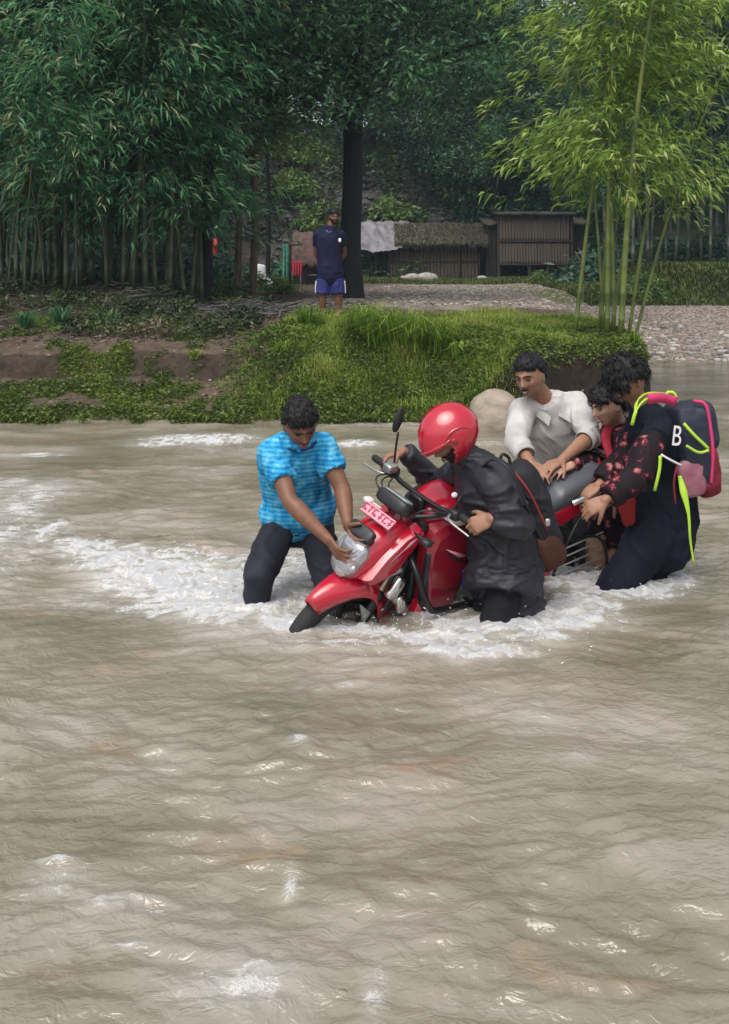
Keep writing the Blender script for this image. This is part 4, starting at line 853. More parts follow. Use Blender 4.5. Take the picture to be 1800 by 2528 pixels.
for s in (-1, 1):
    b = MB(); b.plate([(1.15, .47), (1.26, .56), (1.20, .40), (1.13, .34), (1.10, .40)], s * .085, s * .10); steer(b).build('mudguard_bracket', m_alu, bike, smooth=False, bevel=.004)
# caliper and bright castings by the fork
b = MB(); b.sq((1.10, .135, .625), [unit((1, 0, .7)), (0, 1, 0), unit((-.7, 0, 1))], (.032, .022, .058), .5, .5); b.sq((1.055, .145, .535), [unit((1, 0, -.3)), (0, 1, 0), unit((.3, 0, 1))], (.027, .02, .048), .7, .7); steer(b).build('brake_caliper', m_chr, bike)
b = MB(); b.sweep([(1.16, .12, .44), (1.10, .13, .60), (1.0, .10, .78)], .006, seg=6, n=4); b.sweep([(1.11, .10, .50), (1.07, .12, .66), (.99, .06, .82)], .005, seg=6, n=4); steer(b).build('brake_hose', m_blk, bike)
def shield(b):
    V = np.vstack(b.V); t = np.clip((V[:, 2] - .66) / .2, 0, 1); V[:, 1] *= .62 + .48 * t ** .8; b.V = [V]; return b
# headlamp fairing
b = MB(); b.loft([(1.315, .725, .045, .030, .8), (1.295, .735, .070, .070, .9), (1.24, .755, .098, .102, .9), (1.16, .79, .104, .108, .85), (1.07, .83, .090, .085, .8), (1.02, .84, .08, .07, .8)], 4, 24)
V = np.vstack(b.V); V[:, 0] += .20 * (V[:, 2] - .76) * -1.0; b.V = [V]; steer(b).build('headlamp_fairing', m_red, bike)
b = MB(); b.sq((1.290, 0, .758), [unit((1, 0, .42)), (0, 1, 0), unit((-.42, 0, 1))], (.058, .094, .096), .7, .7, 28, 18); shield(b); steer(b).build('headlight', m_glass, bike)
b = MB(); b.sq((1.283, 0, .756), [unit((1, 0, .42)), (0, 1, 0), unit((-.42, 0, 1))], (.044, .090, .092), .7, .7, 24, 14); shield(b); steer(b).build('lamp_bowl', M('lamp_bowl', (.85, .86, .92), .12, scale=9, col2=(.10, .10, .14), metal=1.0), bike)
for yy, zz, rr_ in ((0, .712, .040), (.0, .79, .026), (.055, .735, .02), (-.055, .735, .02)):
    b = MB(); b.sq((1.330 - (zz - .712) * .42, yy, zz), [unit((1, 0, .42)), (0, 1, 0), unit((-.42, 0, 1))], (.010, rr_, rr_), .9, 1, 18, 8); steer(b).build('lamp_reflector', m_chr, bike)
b = MB(); b.sq((1.248, 0, .872), [unit((1, 0, .9)), (0, 1, 0), unit((-.9, 0, 1))], (.020, .078, .034), .5, .5); steer(b).build('lamp_cowl', m_blk, bike)
for s in (-1, 1):
    b = MB(); b.plate([(1.25, .655), (1.29, .69), (1.20, .79), (1.08, .875), (.99, .905), (.955, .88), (1.02, .80), (1.11, .69)], s * .075, s * .132, .84, s * .010); steer(b).build('fairing_wing', m_red, bike, sharp=24)
# registration board on top of the fairing
pa = unit((1, 0, 1.25)); pu = unit((-1.25, 0, 1))
pc = np.array([1.165, 0, .935])
b = MB(); b.box(pc, (.005, .098, .027), [pa, (0, 1, 0), pu]); steer(b).build('number_plate', m_pink, bike, False, bevel=.003)
m_ink = M('plate_ink', (.35, .01, .05), .4, var=.1)
for k in range(6):
    y = .083 - k * .032 - (.006 if k > 2 else 0); cc = pc + pa * .0065
    b = MB(); b.box(cc + np.array([0, y, 0]) + pu * .016, (.0012, .013, .003), [pa, (0, 1, 0), pu]); b.box(cc + np.array([0, y - .008 * (k % 2), 0]), (.0014, .003, .016), [pa, (0, 1, 0), pu])
    if k % 3 != 1: b.box(cc + np.array([0, y, 0]) - pu * .004 * (k % 2 + 1), (.0016, .010, .003), [pa, (0, 1, 0), pu])
    if k % 2: b.box(cc + np.array([0, y + .008, 0]) - pu * .013, (.0018, .007, .003), [pa, (0, 1, 0), pu])
    steer(b).build('plate_character', m_ink, bike, False)
# instruments, bars
b = MB(); b.sq((1.075, 0, .985), [unit((1, 0, .5)), (0, 1, 0), unit((-.5, 0, 1))], (.045, .10, .035), .5, .5); steer(b).build('instrument_cluster', m_blk, bike)
b = MB(); b.sq((1.055, .0, 1.008), [unit((1, 0, .5)), (0, 1, 0), unit((-.5, 0, 1))], (.036, .08, .012), .5, .5); steer(b).build('dial_glass', M('dial_glass', (.25, .27, .3), .1, var=.1), bike)
GZ, GX = 1.0, .885
b = MB(); b.sweep([(GX, -.355, GZ), (GX + .01, -.24, GZ + .005), (.915, -.12, .99), (.915, .12, .99), (GX + .01, .24, GZ + .005), (GX, .355, GZ)], .0125, seg=10, n=6); b.sq((.925, 0, .955), None, (.025, .05, .04), .5, .5); steer(b).build('handlebar', m_blkm, bike)
for s in (-1, 1):
    b = MB(); b.sweep([(GX, s * .36, GZ), (GX + .005, s * .245, GZ + .004)], .018, seg=12); steer(b).build('grip', m_rub, bike)
    b = MB(); b.sq((GX + .012, s * .215, GZ + .002), None, (.03, .03, .026), .5, .5); steer(b).build('switchgear', m_blk, bike)
    b = MB(); b.sweep([(GX + .03, s * .20, GZ), (GX + .075, s * .24, GZ - .005), (GX + .075, s * .36, GZ - .015)], [.008, .006, .005], seg=8, n=5); steer(b).build('lever', m_alu, bike)
    b = MB(); b.sweep([(GX + .02, s * .205, GZ + .02), (GX + .015, s * .225, GZ + .12), (GX, s * .245, GZ + .19)], .0055, seg=8, n=4)
    b2 = MB(); ax_ = [(0, 1, 0), unit((.3, 0, 1)), unit((1, 0, -.3))]
    if s < 0:
        o = steer(b).build('mirror', m_blkm, bike); b2.sq((GX, s * .262, GZ + .25), [unit((.45, .9, 0)), unit((-.12, .0, 1)), unit((.9, -.45, .1))], (.014, .066, .022), .9, 1.3, 20, 14); steer(b2).build('mirror_housing', m_blk, o)
b = MB(); b.sweep([(GX + .02, .205, GZ + .02), (GX - .02, .20, GZ + .08), (GX - .10, .16, GZ + .07)], .0055, seg=8, n=4); o = steer(b).build('mirror', m_blkm, bike, smooth=True); b = MB(); b.sq((GX - .14, .15, GZ + .05), [unit((1, .2, .2)), unit((0, 1, 0)), (0, 0, 1)], (.06, .045, .014), .8, .9, 20, 12); steer(b).build('mirror_housing', m_blk, o); o['label'] = 'folded left mirror'
b = MB(); b.sq((GX + .05, -.20, GZ + .035), None, (.03, .028, .022), .4, .4); steer(b).build('brake_reservoir', m_alu, bike)
b = MB()
for dy in (-.06, -.02, .03): b.sweep([(GX + .03, -.19 + dy * .3, GZ), (1.06, -.10 + dy, 1.02), (1.05, dy, .93), (1.0, dy * .5, .82)], .0045, seg=6, n=5)
b.sweep([(GX + .03, .2, GZ), (1.04, .13, 1.0), (1.02, .04, .85)], .0045, seg=6, n=5); steer(b).build('cables', m_blk, bike)
for s in (-1, 1):
    b = MB(); b.sweep([(1.03, s * .11, .88), (1.03, s * .18, .88)], .007, seg=6); b.sq((1.035, s * .20, .88), None, (.024, .030, .017), .7, .8); steer(b).build('turn_signal', m_org if s < 0 else m_blk, bike)
# tank, shrouds, panels
b = MB(); b.loft([(.93, .86, .05, .05, .8), (.88, .885, .105, .085, .75), (.76, .905, .145, .105, .75), (.62, .90, .150, .105, .75), (.50, .865, .125, .095, .75), (.40, .82, .085, .06, .8), (.36, .80, .05, .03, .8)], 5, 28); b.build('fuel_tank', m_red, bike)
b = MB(); b.sq((.68, 0, 1.005), [unit((1, 0, .05)), (0, 1, 0), (0, 0, 1)], (.045, .045, .014), .5, 1, 20, 8); b.build('filler_cap', m_blk, bike)
for s in (-1, 1):
    b = MB(); b.plate([(.86, .925), (.74, .955), (.60, .935), (.55, .90), (.64, .885), (.80, .88)], s * .118, s * .153, .92, s * .002); b.build('tank_decal', m_whs, bike)
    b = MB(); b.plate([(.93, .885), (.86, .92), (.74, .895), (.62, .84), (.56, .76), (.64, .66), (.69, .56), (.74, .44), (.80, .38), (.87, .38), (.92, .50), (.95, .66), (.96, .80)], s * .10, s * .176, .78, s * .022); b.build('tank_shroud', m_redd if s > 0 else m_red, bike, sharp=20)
    b = MB(); b.plate([(.93, .52), (.95, .46), (.90, .34), (.82, .28), (.77, .34), (.80, .48)], s * .10, s * .15, .80, s * .012); b.build('belly_fairing', m_red, bike, sharp=20)
    b = MB(); b.plate([(.46, .76), (.30, .78), (.18, .74), (.16, .64), (.28, .55), (.42, .58)], s * .09, s * .135, .85, s * .01); b.build('side_panel', m_blk, bike, sharp=20)
    b = MB(); b.plate([(.30, .78), (.10, .83), (-.16, .90), (-.34, .955), (-.36, .925), (-.20, .82), (.0, .745), (.20, .71)], s * .085, s * .125, .88, s * .01); b.build('tail_panel', m_red, bike, sharp=20)
b = MB(); b.plate([(.69, .66), (.75, .68), (.73, .58), (.66, .56)], .20, .207); b.build('blue_tag', m_blue, bike)
for s in (-1, 1):
    b = MB(); b.sweep([(.925, s * .155, .83), (.80, s * .192, .74), (.66, s * .178, .70)], .006, seg=6, n=4); b.sweep([(.90, s * .168, .60), (.80, s * .190, .585), (.70, s * .178, .60)], .005, seg=6, n=4); b.build('shroud_crease', m_blk, bike)
    b = MB(); b.plate([(.92, .80), (.95, .78), (.94, .52), (.90, .46), (.885, .52)], s * .140, s * .166, .9); b.build('shroud_inlet', m_blk, bike, bevel=.003)
    b = MB(); b.plate([(.87, .80), (.78, .765), (.70, .735), (.78, .745)], s * .186, s * .1925); b.build('shroud_decal', m_pink, bike)
    b = MB(); b.plate([(1.20, .755), (1.06, .85), (1.0, .875), (1.05, .835)], s * .128, s * .138); steer(b).build('wing_decal', m_pink, bike)
    b = MB(); b.sweep([(.98, s * .03, .90), (.90, s * .10, .93), (.80, s * .135, .955)], .012, seg=8, n=4); b.build('tank_trim', m_blk, bike)
b = MB(); b.sq((.93, 0, .60), None, (.03, .09, .13), .4, .4); b.build('radiator_guard', m_blk, bike)
b = MB(); b.sweep([(1.10, .13, .58), (1.02, .14, .50), (.98, .11, .44)], [.018, .02, .015], seg=10, n=4); b.sweep([(1.13, .10, .68), (1.07, .115, .70)], .014, seg=8); steer(b).build('fork_casting', m_alu, bike)
b = MB(); b.sweep([(1.14, .02, .66), (1.05, .06, .60), (.98, .05, .50)], .02, seg=8, n=4); b.sweep([(1.0, .07, .70), (1.04, .10, .55), (1.08, .08, .46)], .010, seg=8, n=4); steer(b).build('lower_hoses', m_blk, bike)
# engine, frame, exhaust
b = MB(); b.sq((.58, 0, .33), None, (.19, .12, .11), .5, .5, 20, 12); b.build('engine', m_blkm, bike)
b = MB()
for k in range(7): b.sq((.68 + k * .004, 0, .44 + k * .024), None, (.075, .085, .008), .4, .4, 16, 6)
b.build('cylinder_fins', m_alu, bike)
b = MB(); b.sweep([(.96, 0, .86), (.90, .03, .60), (.80, .05, .24), (.45, .07, .20), (.3, .07, .30)], .02, seg=8, n=5); b.sweep([(.96, 0, .80), (.6, .05, .76), (.3, .08, .72), (-.3, .09, .86)], .016, seg=8, n=5); b.sweep([(.6, -.05, .76), (.3, -.08, .72), (-.3, -.09, .86)], .016, seg=8, n=5); b.build('frame', m_blk, bike)
b = MB(); b.sweep([(.78, -.06, .46), (.90, -.08, .34), (.78, -.13, .20), (.40, -.15, .20), (.10, -.17, .30)], .018, seg=10, n=5); b.sweep([(.12, -.175, .30), (-.30, -.19, .44)], [.04, .048], seg=14); b.build('exhaust', m_blkm, bike)
for s in (-1, 1):
    b = MB(); b.sweep([(.42, s * .08, .36), (0, s * .085, .31)], [.02, .016], seg=8); b.build('swingarm', m_blk, bike)
    b = MB(); b.sweep([(.10, s * .11, .66), (.02, s * .115, .33)], [.026, .022], seg=12); b.build('shock_absorber', m_red, bike)
    b = MB(); b.sweep([(.42, s * .10, .30), (.42, s * .24, .30)], .014, seg=8); b.build('footpeg', m_rub, bike)
    # crash bar: down the front and out
    b = MB(); b.sweep([(1.0, s * .03, .78), (1.02, s * .17, .72), (1.0, s * .235, .62), (.965, s * .25, .56), (.93, s * .25, .535), (.78, s * .25, .53), (.68, s * .235, .52), (.64, s * .12, .46)], .0145, seg=10, n=6); b.build('crash_bar', m_blkm, bike)
# seat and tail
b = MB(); b.loft([(.46, .80, .05, .02, .7), (.40, .825, .10, .04, .6), (.25, .835, .125, .045, .6), (.08, .86, .13, .055, .6), (.02, .885, .13, .065, .55), (-.12, .92, .125, .062, .55), (-.26, .95, .105, .052, .6), (-.33, .962, .07, .03, .7)], 5, 24); b.build('seat', m_seat, bike)
b = MB(); b.sq((-.37, 0, .935), [unit((1, 0, -.35)), (0, 1, 0), unit((.35, 0, 1))], (.045, .09, .04), .5, .5); b.build('tail_lamp', M('tail_lens', (.55, .01, .03), .12, var=.1), bike)
b = MB(); b.sweep([(-.02, .14, .875), (-.18, .165, .93), (-.36, .155, 1.0), (-.42, 0, 1.02), (-.36, -.155, 1.0), (-.18, -.165, .93), (-.02, -.14, .875)], [.012, .013, .013, .013, .013, .013, .012], [.018] * 7, seg=10, n=6); b.build('grab_rail', m_chr, bike)
V = []; F_ = []
aa = np.linspace(rad(70), rad(165), 16)
for i, a in enumerate(aa):
    for y, q in ((-.07, -.05), (-.055, 0), (0, .008), (.055, 0), (.07, -.05)): V.append((.345 * math.cos(a) + q * math.cos(a) - .01, y, .33 + (.355 + q) * math.sin(a)))
for i in range(15):
    for j in range(4): F_.append((i * 5 + j, i * 5 + j + 1, i * 5 + j + 6, i * 5 + j + 5))
b = MB(); b.add(V, F_); o = b.build('rear_mudguard', m_blk, bike); mo = o.modifiers.new('t', 'SOLIDIFY'); mo.thickness = .006
# saree guard on the left of the rear wheel
b = MB(); fr_ = [(-.02, .16, .68), (-.24, .17, .66), (-.36, .17, .50), (-.37, .17, .30), (-.26, .17, .20), (.02, .165, .24), (.04, .16, .50), (-.02, .16, .68)]
b.sweep(fr_, .008, seg=8, n=5); b.sweep([(-.02, .16, .68), (-.12, .13, .80)], .008, seg=8); b.build('saree_guard', m_blkm, bike)
for k in range(9):
    z0 = .24 + k * .050; b = MB(); b.sweep([(.02, .163, z0 - .01), (-.34 + .012 * abs(k - 2), .171, z0 + .045)], .0045, seg=6); b.build('guard_bar', m_alu, bike)
b = MB(); b.sweep([(-.10, .16, .22), (-.30, .165, .16)], .012, seg=8); b.build('guard_foot_rest', m_blkm, bike)
# ------------------------------------------------------------------ people
m_skin = M('skin_brown', (.185, .085, .050), .5, var=.12, scale=30, sp=.4)
m_skin2 = M('skin_light_brown', (.30, .155, .098), .5, var=.1, scale=30, sp=.4)
m_skin3 = M('skin_tan', (.42, .24, .17), .5, var=.1, scale=30, sp=.4)
m_hair = M('hair_black', (.008, .0075, .009), .55, var=.4, scale=30, bump=.6, bscale=90, sp=.3)
m_eye = M('eye_white', (.30, .26, .24), .25, var=.05); m_iris = M('iris_dark', (.012, .008, .006), .2, var=.1)
m_lip = M('lip_tone', (.20, .070, .055), .5, var=.1); m_teeth = M('teeth', (.75, .72, .66), .3, var=.05)
m_nail = m_skin3
def frame(fwd, up):
    F_ = unit(fwd); U_ = unit(np.asarray(up, float) - F_ * np.dot(up, F_)); return F_, U_, np.cross(U_, F_)   # forward, up, its left
def head_surface(dirs, female=False):
    "dirs in head axes (left, forward, up) on the unit sphere -> points"
    x, y, z = dirs[:, 0], dirs[:, 1], dirs[:, 2]
    P_ = np.stack([x * .073, y * .093, z * .112], 1)
    P_[:, 1] += -.008
    low = np.clip(-z, 0, 1); front = sst(-.2, .5, y)
    P_[:, 0] *= 1 - .30 * low ** 1.6
    P_[:, 1] = np.where(y > 0, P_[:, 1] * (1 - .06 * low), P_[:, 1] * (1 - .5 * low ** 1.3))
    P_[:, 1] += .010 * sst(.3, .9, low) * front
    X_, Z_ = P_[:, 0], P_[:, 2]
    g = lambda cx, cz, sx, sz: np.exp(-((X_ - cx) / sx) ** 2 - ((Z_ - cz) / sz) ** 2)
    d = .024 * g(0, -.022, .012, .014) + .014 * g(0, -.002, .009, .022) + .007 * g(0, .028, .040, .010) - .011 * (g(.030, .010, .016, .012) + g(-.030, .010, .016, .012))
    d = d + .006 * (g(.042, -.018, .018, .016) + g(-.042, -.018, .018, .016)) + .008 * g(0, -.056, .022, .009) - .004 * g(0, -.057, .024, .003) + .009 * g(0, -.090, .020, .016) - .004 * g(0, -.074, .02, .006)
    d = d + .006 * (g(.012, -.030, .007, .008) + g(-.012, -.030, .007, .008))
    P_[:, 1] += d * front
    return P_
def sphere_dirs(nu, nv):
    u = np.linspace(0, 2 * math.pi, nu, endpoint=False); v = np.linspace(-math.pi / 2, math.pi / 2, nv)[1:-1]
    D_ = [(math.cos(b) * math.cos(a), math.cos(b) * math.sin(a), math.sin(b)) for b in v for a in u] + [(0, 0, -1), (0, 0, 1)]
    F_ = []; m = len(v)
    for i in range(m - 1):
        for j in range(nu): k = (j + 1) % nu; F_.append((i * nu + j, i * nu + k, (i + 1) * nu + k, (i + 1) * nu + j))
    for j in range(nu): k = (j + 1) % nu; F_.append((m * nu, k, j)); F_.append((m * nu + 1, (m - 1) * nu + j, (m - 1) * nu + k))
    return np.array(D_), F_
class Head:
    def __init__(s, c, fwd, up, k=1.0): s.c = np.asarray(c, float); s.F, s.U, s.L = frame(fwd, up); s.k = k
    def at(s, p): p = np.atleast_2d(p) * s.k; return s.c + p[:, :1] * s.L + p[:, 1:2] * s.F + p[:, 2:] * s.U
    def pt(s, x, y, z): return s.at([[x, y, z]])[0]
def add_head(mb, H):
    D_, F_ = sphere_dirs(84, 72); mb.add(H.at(head_surface(D_)), F_)
    for sg in (-1, 1):
        mb.sq(H.pt(sg * .074, -.006, -.004), [H.L * .9 - H.F * .45 * sg, H.F, H.U], (.008 * H.k, .017 * H.k, .031 * H.k), .9, 1)
def face_bits(H, root, base, look=(0, 0), smile=False, shut=False, beard=False):
    for sg in (-1, 1):
        e = MB(); c = np.array([sg * .030, .0755, .008]); cc = H.pt(*c)
        e.sq(cc, [H.L, H.F, H.U], (.0125 * H.k, .008 * H.k, (.0026 if shut else .0042) * H.k), 1, 1, 14, 10); e.build('eye', m_iris if shut else m_eye, root, base=base)
        if not shut:
            e = MB(); e.sq(H.pt(sg * .030 + look[0], .0805, .008 + look[1]), [H.L, H.F, H.U], (.0062 * H.k, .004 * H.k, .0045 * H.k), 1, 1, 10, 8); e.build('iris', m_iris, root, base=base)
        e = MB(); e.sweep([H.pt(sg * .012, .094, .026), H.pt(sg * .030, .092, .033), H.pt(sg * .050, .076, .027)], [.0035, .0042, .002], [.004, .004, .002], seg=6, n=4); e.build('eyebrow', m_hair, root, base=base)
    if smile:
        e = MB(); e.sweep([H.pt(-.016, .080, -.052), H.pt(0, .0885, -.058), H.pt(.016, .080, -.052)], [.0018, .0038, .0018], seg=8, n=4); e.build('teeth', m_teeth, root, base=base)
    e = MB(); e.sweep([H.pt(-.021, .080, -.056), H.pt(0, .0905, -.0665 if smile else -.062), H.pt(.021, .080, -.056)], [.002, .005, .002], seg=8, n=4); e.sweep([H.pt(-.020, .080, -.050), H.pt(0, .0915, -.050), H.pt(.020, .080, -.050)], [.002, .0035, .002], seg=8, n=4); e.build('lips', m_lip, root, base=base)
    if beard:
        D_, F_ = sphere_dirs(60, 50); P_ = head_surface(D_) ; keepf = []
        for f in F_:
            q = P_[list(f)].mean(0)
            if q[1] > -.02 and q[2] < -.040 + .5 * max(0, abs(q[0]) - .03) and not (abs(q[0]) < .02 and -.066 < q[2] < -.048): keepf.append(f)
            elif q[1] > .05 and abs(q[0]) < .028 and -.048 < q[2] < -.040: keepf.append(f)
        Q = P_ * 1.02 + np.array([0, .003, -.001]); e = MB(); e.add(H.at(Q), keepf); o = e.build('beard', m_hair, root, base=base)
def hair(H, root, base, vol=.012, line=.045, back=-.06, side=.0, fringe=0.0, tufts=900, tl=.03, top=.0, seed=1, lift=.30, sleek=False):
    rng = np.random.default_rng(seed); D_, F_ = sphere_dirs(96, 80); P_ = head_surface(D_); nrm = D_.copy()
    lump = fbm(D_ * 5 + seed, 4) ; off = vol * (.45 + 1.1 * lump) + top * np.clip(D_[:, 2], 0, 1) ** 2
    x, y, z = P_[:, 0], P_[:, 1], P_[:, 2]
    hl = np.where(y > .03, line - fringe * 1.0 - .02 * np.abs(x) / .07 + .010 * (lump - .5), np.where(y > -.015, line - (line - side) * sst(.03, -.005, y) , back + (side - back) * sst(-.07, -.015, y)))
    msk = (z > hl)
    edge = np.clip((z - hl) / .018, 0, 1); Q = P_ + nrm * (off * (.25 + .75 * edge))[:, None]
    keep = [f for f in F_ if all(msk[i] for i in f)]
    e = MB(); e.add(H.at(Q), keep); 
    ids = np.nonzero(msk)[0]; pick = rng.choice(ids, tufts)
    for i in pick:
        fl = np.array([.4 * x[i] / .07, .9 if y[i] > -.02 else -.4, -1.0 if (z[i] < .075 or sleek) else -.1]); fl = fl - nrm[i] * np.dot(fl, nrm[i]); n_ = fl / (np.linalg.norm(fl) + 1e-6) + nrm[i] * lift + rng.normal(0, .28, 3); n_ = n_ / np.linalg.norm(n_); a = Q[i] - nrm[i] * .004; l_ = tl * rng.uniform(.4, 1.1)
        t = np.cross(n_, rng.normal(0, 1, 3)); t = t / (np.linalg.norm(t) + 1e-9) * .0022; m1 = a + n_ * l_ * .5 + nrm[i] * .002; tip = a + n_ * l_ + np.array([0, 0, -.3 * l_])
        pts = H.at(np.array([a - t, a + t, m1 + t * .8, m1 - t * .8, tip])); e.add(pts, [(0, 1, 2, 3), (3, 2, 4)])
    V, F2 = e.raw(); me = mesh_np('hair', V - base, F2); return linkm('hair', me, m_hair, root)
def hand_prims(mb, w, dirn, paln, side, curl=(20, 25, 15), spread=.06, k=1.0, thumb=(.55, .35), cvar=(0, 0, 5, 10)):
    "side +1: thumb lies on the cross(dirn, paln) side"
    d = unit(dirn); n_ = unit(np.asarray(paln, float) - d * np.dot(paln, d)); x = np.cross(d, n_) * side
    w = np.asarray(w, float)
    offs = (.030, .010, -.010, -.029); lens = ((.042, .026, .020), (.046, .029, .021), (.043, .027, .020), (.034, .021, .018)); rads = (.0090, .0093, .0088, .0078)
    for j in range(4):
        kn = w + d * (.088 - .006 * abs(j - 1)) * k + x * offs[j] * k
        mb.sweep([w + x * offs[j] * .5 * k + d * .004, kn], [.017 * k, .0120 * k], [.013 * k, .0105 * k], xax=x, seg=10)
        p = kn; ang = 0; dd = unit(d + x * spread * (1.5 - j))
        for s_, L_ in enumerate(lens[j]):
            ang += rad(curl[s_] + cvar[j] * .5); v = dd * math.cos(ang) + n_ * math.sin(ang); q = p + v * L_ * k; r = rads[j] * k * (1 - .12 * s_)
            mb.sweep([p, q], [r, r * .90], seg=10); p = q
    mb.sq(w + d * .045 * k, [d, x, n_], (.050 * k, .038 * k, .014 * k), .8, .8, 16, 10)
    p = w + d * .018 * k + x * .022 * k + n_ * .004; v = unit(d * .75 + x * .75 + n_ * .25)
    q = p + v * .042 * k; mb.sweep([p, q], [.0155 * k, .0120 * k], seg=10); v2 = unit(d * (1 - thumb[0]) + x * thumb[1] + n_ * thumb[0]); q2 = q + v2 * .030 * k; mb.sweep([q, q2], [.0118 * k, .0105 * k], seg=10)
    v3 = unit(v2 + n_ * .3 - x * .15); mb.sweep([q2, q2 + v3 * .024 * k], [.0102 * k, .0085 * k], seg=10)
def limb(mb, pts, rads, asp=1.0, grow=0.0, n=5, seg=16, xax=(0, 0, 1)):
    r = np.array(rads) + grow; mb.sweep(np.array(pts), r, r * asp, xax=xax, seg=seg, n=n)
def mid(a, b, t): return np.asarray(a) * (1 - t) + np.asarray(b) * t
def torso(mb, J, grow=0.0, lo=-.10, hi=1.0, k=1.0, flare=0.0, low_ext=0.0):
    hv = unit(J['HL'] - J['HR']); sv = unit(J['SL'] - J['SR']); sp = spl([J['P'], J['M'], J['C'], J['N']], 8); T = np.linspace(0, 1, len(sp))
    keys = np.array([[-.22, .150, .105], [-.10, .165, .115], [.05, .168, .118], [.30, .138, .098], [.55, .152, .112], [.75, .158, .108], [.88, .118, .085], [1.0, .066, .060]])
    ts = np.linspace(lo, hi, 16); pts = []; rx = []; ry = []; xa = []
    for t in ts:
        if t < 0: p = J['P'] + (J['P'] - sp[2]) / np.linalg.norm(J['P'] - sp[2]) * (-t) * .55
        else: p = np.array([np.interp(t, T, sp[:, j]) for j in range(3)])
        pts.append(p); f = flare * max(0, .35 - t); rx.append((np.interp(t, keys[:, 0], keys[:, 1])) * k + grow + f); ry.append(np.interp(t, keys[:, 0], keys[:, 2]) * k + grow + f); xa.append(unit(hv * (1 - np.clip(t, 0, 1)) + sv * np.clip(t, 0, 1)))
    mb.sweep(pts, rx, ry, xax=np.array(xa), seg=28)
def body_mesh(J, H, hands, k=1.0, feet=True, neck_r=.056):
    mb = MB(); torso(mb, J, k=k)
    mb.sweep([J['N'] - unit(H.c - J['N']) * .04, mid(J['N'], H.c, .5), H.c - H.U * .035 - H.F * .012], [neck_r * 1.1, neck_r * .95, neck_r * .9], seg=18, n=3)
    add_head(mb, H)
    for s_, sh, el, wr in (('R', 'SR', 'ER', 'WR'), ('L', 'SL', 'EL', 'WL')):
        limb(mb, [mid(J['N'], J[sh], .25), mid(J['N'], J[sh], .7), J[sh]], [.05 * k, .058 * k, .060 * k], n=3)
        limb(mb, [J[sh], mid(J[sh], J[el], .35), mid(J[sh], J[el], .8), J[el]], [.058 * k, .050 * k, .041 * k, .038 * k])
        limb(mb, [J[el], mid(J[el], J[wr], .28), mid(J[el], J[wr], .7), J[wr]], [.038 * k, .042 * k, .031 * k, .0245 * k])
        h = hands[s_]; hand_prims(mb, J[wr], h[0], h[1], h[2], *h[3:])
    for hp, kn, an in (('HR', 'KR', 'AR'), ('HL', 'KL', 'AL')):
        limb(mb, [J[hp], mid(J[hp], J[kn], .5), J[kn]], [.088 * k, .075 * k, .055 * k]); limb(mb, [J[kn], mid(J[kn], J[an], .3), J[an]], [.054 * k, .056 * k, .036 * k])
        fd = J['toe'] if 'toe' in J else np.array([0, -1, 0]); mb.sweep([J[an] + np.array([0, 0, -.01]), J[an] + fd * .06 + np.array([0, 0, -.045]), J[an] + fd * .17 + np.array([0, 0, -.055])], [.036, .040, .030], [.036, .035, .018], seg=12, n=3)
    return mb.raw()
def folds(amp, seed=0, sc=1.0, stretch=(1, 1, 1)):
    st = np.array(stretch) * sc
    def f(v):
        q = v * st; w = q * 7 + 1.6 * np.stack([vn(q * 5 + seed), vn(q * 5 + seed + 9), vn(q * 5 + seed + 21)], 1) * 2
        return 1.5 * amp * ((ridg(w + seed) ** 3 - .3) + .55 * (ridg(w * 2.1 + seed + 5) ** 2 - .4) + .15 * (vn(v * 60) - .5))
    return f
def garment(name, mb, mat, root, base, amp=.006, seed=0, voxel=.008, smooth=3, ratio=.6, stretch=(1, 1, .6)):
    V, F_ = mb.raw(); me = remesh(V, F_, voxel, smooth, ratio, folds(amp, seed, 1.0, stretch)); shift_mesh(me, base); me.name = name; return linkm(name, me, mat, root)
def person(label, J, H, hands, skin, k=1.0, name='person', voxel=.0055, neck_r=.056, group=None):
    base = np.array([J['P'][0], J['P'][1], min(J['AL'][2], J['AR'][2]) - .06]); V, F_ = body_mesh(J, H, hands, k, neck_r=neck_r)
    root = empty(name, base, label, 'person', group); me = remesh(V, F_, voxel, 1, .42); shift_mesh(me, base); me.name = 'body'; linkm('body', me, skin, root); return root, base
def JJ(**kw): return {k_: (W(*v) if len(v) == 3 else np.array(v[:3], float)) for k_, v in kw.items()}
def ank(J, dx=0.0, dy=.05):
    for s_ in 'LR':
        if 'A' + s_ not in J: kn = J['K' + s_]; J['A' + s_] = np.array([kn[0] + dx, kn[1] + dy, -.34])
    return J
def mcloth(name, c1, c2=None, rough=.85, var=.12, scale=6, sp=.2, weave=220):
    return M(name, c1, rough, var=var, scale=scale, bump=.25, bscale=weave, sp=sp, col2=c2)

